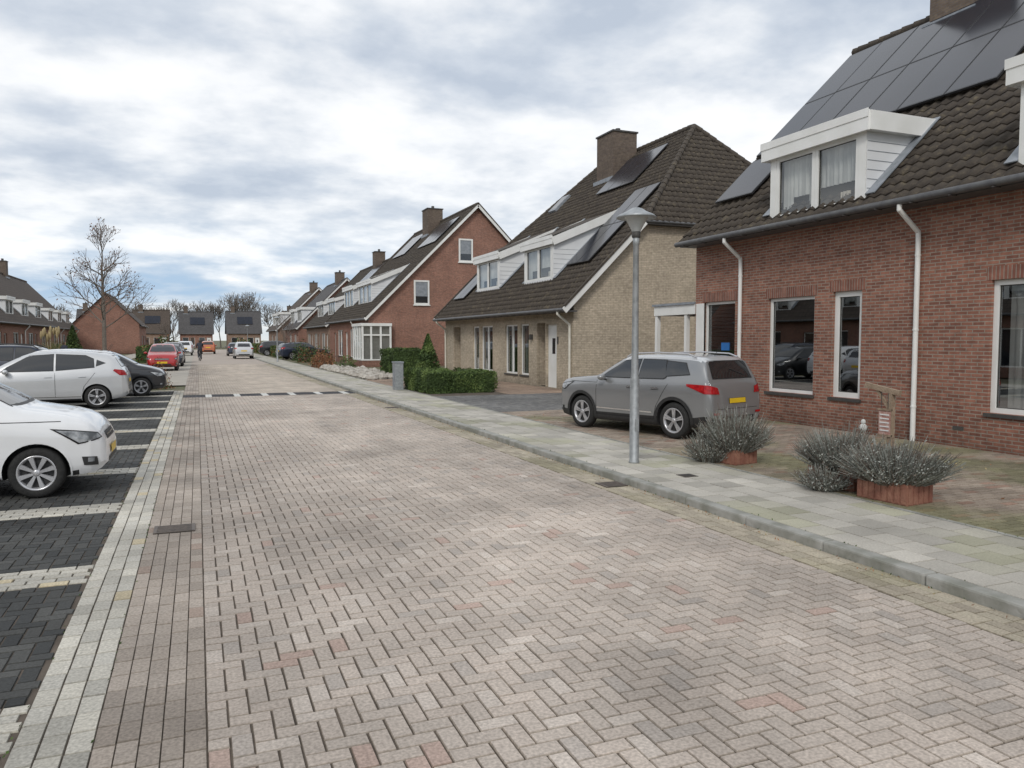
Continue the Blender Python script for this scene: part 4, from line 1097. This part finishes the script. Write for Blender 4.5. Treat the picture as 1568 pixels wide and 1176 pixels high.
def planter(c, w, d, h, rot, lr, lh, n):
    e = empty('terracotta_planter', (c[0], c[1], KZ), rot)
    m = MB(); t = .035
    m.box(-w/2, w/2, -d/2, -d/2+t, 0, h, TC); m.box(-w/2, w/2, d/2-t, d/2, 0, h, TC)
    m.box(-w/2, -w/2+t, -d/2+t, d/2-t, 0, h, TC); m.box(w/2-t, w/2, -d/2+t, d/2-t, 0, h, TC)
    m.box(-w/2+t, w/2-t, -d/2+t, d/2-t, .01, h-.04, SOIL)
    k = int(w/.075)
    for i in range(k):
        xx = -w/2+w*(i+.5)/k
        for yy in (-d/2-.008, d/2+.001): m.box(xx-.028, xx+.028, yy, yy+.007, .012, h-.03, TC)
    k = int(d/.075)
    for i in range(k):
        xx = -d/2+d*(i+.5)/k
        for yy in (-w/2-.008, w/2+.001): m.box(yy, yy+.007, xx-.028, xx+.028, .012, h-.03, TC)
    m.obj('box', e); l = MB(); lavender(l, (0, 0, h-.05), lr, lh, n); l.obj('lavender', e)
planter((6.95, 8.75), .42, .42, .2, .15, (.36, .36), .50, 1300)
planter((6.98, 6.85), .6, .42, .22, -HP/2+.15, (.42, .34), .44, 1500)
planter((6.92, 6.05), .6, .42, .22, -HP/2+.1, (.46, .36), .40, 1700)
l = MB(); lavender(l, (6.62, 6.75, KZ), (.22, .22), .24, 450); l.obj('lavender_plant')
l = MB(); lavender(l, (6.68, 8.95, KZ), (.26, .26), .40, 600); l.obj('lavender_plant')

WD = nmat('weathered_wood', (0.24, 0.175, 0.12), (0.33, 0.25, 0.18), 14, .85, .4); BD = nmat('sign_board', (0.34, 0.14, 0.11), (0.55, 0.4, 0.35), 16, .7)
m = MB(); e = empty('hanging_sign_post', (7.75, 6.85, KZ))
m.box(-.03, .03, -.03, .03, 0, 1.12, WD)
m.beam((0, -.12, 1.08), (-.03, .36, 1.16), (0, 0, 1), .05, .06, WD); m.beam((0, 0, .85), (-.01, .20, 1.1), (0, 0, 1), .035, .035, WD)
m.box(-.035, -.02, -.02, .15, .57, .86, BD); m.box(-.045, -.015, -.03, .16, .86, .885, WD); m.box(-.045, -.015, -.03, .16, .545, .57, WD)
for q in range(5): m.box(-.04, -.0352, .0, .13, .61+q*.048, .625+q*.048, 'white')
m.cyl((-.03, .02, .88), (-.03, .02, 1.1), .004, .004, 5, 'sill'); m.cyl((-.03, .12, .88), (-.03, .12, 1.12), .004, .004, 5, 'sill')
m.obj('post_and_board', e)
m = MB(); m.ellipsoid((7.7, 7.22, KZ+.62), (.045, .045, .055), 8, 'blind'); m.cyl((7.7, 7.22, KZ), (7.7, 7.22, KZ+.6), .012, .012, 6, WD); m.ellipsoid((7.7, 7.22, KZ+.69), (.03, .03, .035), 8, 'blind'); m.obj('garden_ornament')

m = MB(); m.box(6.2, 6.48, 25.7, 26.1, KZ, KZ+.92, 'zinc'); m.box(6.18, 6.5, 25.68, 26.12, KZ+.921, KZ+.97, 'lead'); m.box(6.195, 6.199, 25.74, 26.06, KZ+.1, KZ+.85, 'lead'); m.obj('utility_cabinet')
RK = nmat('pale_rock', (0.5, 0.47, 0.42), (0.36, 0.33, 0.29), 5, .9, .6)
m = MB()
for i in range(420):
    yy = U(32.5, 47); xx = U(6.75, 6.75+2.2*U(.2, 1)); s = U(.06, .2)
    st = len(m.v); m.ellipsoid((xx, yy, KZ+s*.4), (s*U(.8, 1.5), s*U(.8, 1.4), s*U(.6, 1.1)), 4, RK)
    for q in range(st, len(m.v)):
        v = Vector(m.v[q]); m.v[q] = tuple(v+Vector((U(-1, 1), U(-1, 1), U(-1, 1)))*s*.15)
for q in range(len(m.sm)): m.sm[q] = False
m.obj('rock_border')

def tree(m, p, d, l, r, depth, spread, leaves=0, minr=.004, seg=5):
    p1 = p
    for i in range(2):
        dd = (d+Vector((U(-.12, .12), U(-.12, .12), U(-.04, .10)))).normalized(); p2 = p1+dd*l/2
        m.cyl(p1, p2, r*(1-.2*i), r*(1-.2*(i+1)), seg if r > .02 else 3, BARK if r > .02 else TWIG, caps=False); p1 = p2; d = dd
        if depth > 0 and i == 0 and depth < 5:
            a = d.orthogonal().normalized(); a.rotate(Matrix.Rotation(U(0, 6.28), 3, d))
            tree(m, p1, (d+a*spread*1.1+Vector((0, 0, .15))).normalized(), l*U(.55, .75), max(minr, r*.5), depth-1, spread, leaves, minr, seg)
    if depth > 0:
        k = 3 if depth > 1 else 2; a0 = U(0, 6.28)
        for i in range(k):
            a = d.orthogonal().normalized(); a.rotate(Matrix.Rotation(a0+i*2*math.pi/k, 3, d))
            tree(m, p1, (d+a*spread*U(.6, 1.1)+Vector((0, 0, .12))).normalized(), l*U(.62, .82), max(minr, r*.58), depth-1, spread, leaves, minr, seg)
    elif leaves:
        for i in range(leaves):
            if R() < .22: m.leaf(p1+Vector((U(-.1, .1), U(-.1, .1), U(-.15, .05))), .06, BR if R() < .6 else LV3)
m = MB(); base = Vector((-3.95, 39.5, 0))
m.cyl(base, base+Vector((.02, 0, 1.6)), .11, .09, 10, BARK, caps=False); m.cyl(base+Vector((.02, 0, 1.6)), base+Vector((.03, .02, 3.0)), .09, .075, 10, BARK, caps=False)
m.cyl(base+Vector((.03, .02, 3.0)), base+Vector((.0, .0, 5.2)), .075, .04, 8, BARK, caps=False)
for i in range(14):
    z = 2.3+i*.20; a = i*2.4; tree(m, base+Vector((.02, 0, z)), Vector((math.cos(a)*.95, math.sin(a)*.95, .62)).normalized(), 1.05-.04*i, .035, 3, .6, 2, .0075)
tree(m, base+Vector((0, 0, 5.0)), Vector((0, 0, 1)), .75, .04, 4, .55, 2, .0075)
m.obj('bare_street_tree')
m = MB()
for (xx, yy, h) in ((-13, 186, 3.2), (-9, 190, 2.9), (-1.5, 188, 3.1), (2, 190, 3.5), (8.5, 184, 3.9), (11, 186, 3.9), (-20, 185, 2.9), (16, 188, 3.3), (-30, 190, 3.2), (5, 192, 3.4), (-5, 194, 3.4)):
    tree(m, Vector((xx, yy, 0)), Vector((0, 0, 1)), h, .22, 5, .6, 0, .045, 4)
m.obj('distant_trees')
m = MB(); tree(m, Vector((6.9, 70, KZ)), Vector((0, 0, 1)), 1.3, .05, 4, .5, 0, .012); m.obj('bare_street_tree')
m = MB(); tree(m, Vector((-3.2, 100, 0)), Vector((0, 0, 1)), 1.4, .07, 4, .5, 0, .018); m.obj('bare_street_tree')
m = MB()
for i in range(260):
    yy = U(3, 26); m.leaf((4.88-abs(random.gauss(0, .05)), yy, .008), .014, GR if R() < .3 else BR2)
for i in range(900):
    yy = U(2.5, 27); xx = random.choice((4.895, 4.895, 5.045, 6.575, -.47, -.8))+U(-.015, .015)
    m.leaf((xx, yy, (KZ if xx > 5 else 0)+.006), U(.006, .014), G2 if R() < .6 else G1)
for i in range(140):
    m.leaf((U(6.6, 11), U(3, 16), KZ+.006), U(.01, .03), BR2 if R() < .6 else GR)
m.obj('moss_and_leaves')

# ------------------------------------------------------------ people
SK = nmat('skin', (0.45, 0.28, 0.2), None, 5, .6); CO = nmat('dark_coat', (0.03, 0.035, 0.05), None, 5, .8); TR = nmat('trousers', (0.05, 0.055, 0.07), None, 5, .85); HR = nmat('hair', (0.06, 0.04, 0.025), None, 5, .8)
def figure(name_e, J, edges, root):
    names = list(J); me = bpy.data.meshes.new('person_body')
    me.from_pydata([J[n][0] for n in names], [(names.index(a), names.index(b)) for a, b in edges], [])
    ob = bpy.data.objects.new('person_body', me); COL.objects.link(ob)
    ob.modifiers.new('skin', 'SKIN')
    for i, n in enumerate(names):
        me.skin_vertices[0].data[i].radius = (J[n][1], J[n][1]); me.skin_vertices[0].data[i].use_root = (n == root)
    s = ob.modifiers.new('s', 'SUBSURF'); s.levels = 1; s.render_levels = 1
    dg = bpy.context.evaluated_depsgraph_get(); nm = bpy.data.meshes.new_from_object(ob.evaluated_get(dg)); ob.modifiers.clear(); ob.data = nm
    for mt in (CO, TR, SK, HR): nm.materials.append(mt)
    hd = Vector(J['head'][0]); nk = Vector(J['neck'][0]); pv = Vector(J['pelvis'][0])
    hands = [Vector(J[n][0]) for n in J if n.startswith('hand')]
    for p in nm.polygons:
        c = p.center; k = 0
        if c.z < pv.z+.04: k = 1
        if c.z > nk.z+.03: k = 2 if (c.z < hd.z+.05 and c.x > hd.x-.02) else 3
        if any((c-h).length < .09 for h in hands): k = 2
        p.material_index = k; p.use_smooth = True
    ob.parent = name_e
    return ob
def cyclist(loc, rot):
    e = empty('cyclist_on_bicycle', loc, rot); b = MB()
    for xx in (-.52, .54):
        pr = [(.34+.018*math.cos(t), .018*math.sin(t)) for t in [i*math.pi/4 for i in range(9)]]
        b.lathe(pr, (xx, 0, .36), 'y', 28, 'tyre')
        for i in range(10):
            t = i*math.pi/5; b.cyl((xx, 0, .36), (xx+.34*math.cos(t), 0, .36+.34*math.sin(t)), .003, .003, 3, 'zinc')
    for a, c in (((-.52, 0, .36), (-.08, 0, .32)), ((-.08, 0, .32), (-.22, 0, .85)), ((-.52, 0, .36), (-.2, 0, .78)), ((-.08, 0, .32), (.38, 0, .82)), ((-.2, 0, .78), (.37, 0, .86)), ((.54, 0, .36), (.36, 0, 1.02))):
        b.cyl(a, c, .016, .016, 6, 'plastic')
    b.pipe([(.18, -.28, 1.06), (.36, -.2, 1.05), (.38, 0, 1.04), (.36, .2, 1.05), (.18, .28, 1.06)], .013, 6, 'alloy'); b.ellipsoid((-.24, 0, .9), (.13, .08, .035), 6, 'plastic')
    b.cyl((-.08, -.1, .32), (-.08, .1, .32), .06, .06, 10, 'alloy')
    b.obj('bicycle', e)
    J = {'pelvis': ((-.22, 0, 1.0), .15), 'waist': ((-.18, 0, 1.18), .14), 'chest': ((-.1, 0, 1.38), .17), 'neck': ((-.06, 0, 1.54), .06), 'head': ((-.02, 0, 1.68), .10), 'crown': ((-.02, 0, 1.76), .075)}
    E = [('pelvis', 'waist'), ('waist', 'chest'), ('chest', 'neck'), ('neck', 'head'), ('head', 'crown')]
    for s, n, kz, kx in ((1, 'l', .78, .18), (-1, 'r', .62, .16)):
        J['sh'+n] = ((-.08, s*.19, 1.45), .075); J['el'+n] = ((.02, s*.27, 1.2), .05); J['hand'+n] = ((.2, s*.27, 1.09), .035)
        J['hp'+n] = ((-.2, s*.1, .94), .10); J['kn'+n] = ((kx, s*.12, kz), .065); J['an'+n] = ((kx-.22, s*.12, kz-.42), .04); J['ft'+n] = ((kx-.06, s*.12, kz-.47), .035)
        E += [('chest', 'sh'+n), ('sh'+n, 'el'+n), ('el'+n, 'hand'+n), ('pelvis', 'hp'+n), ('hp'+n, 'kn'+n), ('kn'+n, 'an'+n), ('an'+n, 'ft'+n)]
    figure(e, J, E, 'pelvis')
def standing(loc, rot):
    e = empty('standing_person', loc, rot)
    J = {'pelvis': ((0, 0, .95), .14), 'waist': ((0, 0, 1.1), .14), 'chest': ((0, 0, 1.32), .17), 'neck': ((.01, 0, 1.5), .055), 'head': ((.02, 0, 1.62), .10), 'crown': ((.01, 0, 1.7), .075)}
    E = [('pelvis', 'waist'), ('waist', 'chest'), ('chest', 'neck'), ('neck', 'head'), ('head', 'crown')]
    for s, n in ((1, 'l'), (-1, 'r')):
        J['sh'+n] = ((0, s*.19, 1.42), .075); J['el'+n] = ((-.02, s*.25, 1.13), .05); J['hand'+n] = ((.06, s*.25, .86), .035)
        J['hp'+n] = ((0, s*.09, .88), .10); J['kn'+n] = ((.03*s, s*.1, .48), .065); J['an'+n] = ((.03*s-.02, s*.1, .08), .042); J['ft'+n] = ((.03*s+.12, s*.1, .04), .035)
        E += [('chest', 'sh'+n), ('sh'+n, 'el'+n), ('el'+n, 'hand'+n), ('pelvis', 'hp'+n), ('hp'+n, 'kn'+n), ('kn'+n, 'an'+n), ('an'+n, 'ft'+n)]
    figure(e, J, E, 'pelvis')
cyclist((.15, 70, 0), HP/2+.1)
standing((-6.6, 47, 0), 0.6)

# ------------------------------------------------------------ sky, light, camera
w = bpy.data.worlds.new("World"); scene.world = w; w.use_nodes = True
nt = w.node_tree; nt.nodes.clear()
out = nt.nodes.new('ShaderNodeOutputWorld'); bg = nt.nodes.new('ShaderNodeBackground'); bg.inputs[1].default_value = 0.1
nt.links.new(bg.outputs[0], out.inputs[0])
SUN_EL = math.radians(38); SUN_AZ = math.radians(215)
sky = nt.nodes.new('ShaderNodeTexSky'); sky.sky_type = 'NISHITA'; sky.sun_disc = False; sky.sun_elevation = SUN_EL; sky.sun_rotation = SUN_AZ
tc = nt.nodes.new('ShaderNodeTexCoord'); sp = nt.nodes.new('ShaderNodeSeparateXYZ'); nt.links.new(tc.outputs['Generated'], sp.inputs[0])
zc = mathn(nt, 'MAXIMUM', sp.outputs[2], 0.0); zd = mathn(nt, 'ADD', zc, 0.17)
px = mathn(nt, 'DIVIDE', sp.outputs[0], zd); py = mathn(nt, 'DIVIDE', sp.outputs[1], zd)
cb = nt.nodes.new('ShaderNodeCombineXYZ'); nt.links.new(px, cb.inputs[0]); nt.links.new(py, cb.inputs[1])
def nz(scale, detail, rough, off, dist=0.0):
    mp = nt.nodes.new('ShaderNodeMapping'); mp.inputs['Location'].default_value = (off, off*.7, 0); nt.links.new(cb.outputs[0], mp.inputs[0])
    n = nt.nodes.new('ShaderNodeTexNoise'); n.inputs['Scale'].default_value = scale; n.inputs['Detail'].default_value = detail; n.inputs['Roughness'].default_value = rough; n.inputs['Distortion'].default_value = dist
    nt.links.new(mp.outputs[0], n.inputs['Vector']); return n.outputs['Fac']
a = nz(1.25, 6, .5, 5.9, .3); b = nz(3.6, 6, .55, 9.1)
cf = mathn(nt, 'ADD', mathn(nt, 'MULTIPLY', a, .62), mathn(nt, 'MULTIPLY', b, .38))
rp = nt.nodes.new('ShaderNodeValToRGB'); nt.links.new(cf, rp.inputs['Fac'])
el = rp.color_ramp.elements
el[0].position = .38; el[0].color = (.50, .56, .65, 1); el[1].position = .62; el[1].color = (1.0, 1.0, 1.0, 1)
q = el.new(.45); q.color = (.63, .68, .75, 1); q = el.new(.505); q.color = (.78, .81, .85, 1); q = el.new(.55); q.color = (.90, .915, .935, 1)
vm = nt.nodes.new('ShaderNodeVectorMath'); vm.operation = 'SCALE'; vm.inputs['Scale'].default_value = 11.2; nt.links.new(rp.outputs['Color'], vm.inputs[0])
lowm = nt.nodes.new('ShaderNodeMapRange'); lowm.inputs[1].default_value = .05; lowm.inputs[2].default_value = .17; lowm.inputs[3].default_value = 1; lowm.inputs[4].default_value = 0; lowm.interpolation_type = 'SMOOTHSTEP'
nt.links.new(sp.outputs[2], lowm.inputs[0])
bl = mathn(nt, 'MULTIPLY', lowm.outputs[0], mathn(nt, 'MULTIPLY', mathn(nt, 'SUBTRACT', .62, cf), 5.0, True))
c1 = mixc(nt, bl, vm.outputs[0], (4.3, 6.0, 8.1))
hz = nt.nodes.new('ShaderNodeMapRange'); hz.inputs[1].default_value = .0; hz.inputs[2].default_value = .055; hz.inputs[3].default_value = .75; hz.inputs[4].default_value = 0
nt.links.new(sp.outputs[2], hz.inputs[0])
c2 = mixc(nt, hz.outputs[0], c1, (8.6, 8.9, 8.7))
c3 = mixc(nt, 0.08, c2, sky.outputs[0])
nt.links.new(c3, bg.inputs[0])

sl_ = bpy.data.lights.new('sun', 'SUN'); sl_.energy = 1.4; sl_.angle = math.radians(12); sl_.color = (1, .96, .90)
so = bpy.data.objects.new('sun', sl_); COL.objects.link(so)
dirv = Vector((math.sin(SUN_AZ)*math.cos(SUN_EL), math.cos(SUN_AZ)*math.cos(SUN_EL), math.sin(SUN_EL)))
so.rotation_euler = dirv.to_track_quat('Z', 'Y').to_euler(); so.location = (0, 0, 30)

cam = bpy.data.cameras.new('camera'); cam.sensor_width = 36; cam.lens = 36*1178/1568; cam.clip_end = 3000; cam.clip_start = .05
cob = bpy.data.objects.new('camera', cam); COL.objects.link(cob)
cob.location = (0, 0, 1.8); cob.rotation_euler = (math.radians(90-3.3), 0, math.radians(-22.2))
scene.camera = cob
scene.view_settings.view_transform = 'Standard'; scene.view_settings.look = 'None'; scene.view_settings.exposure = 0
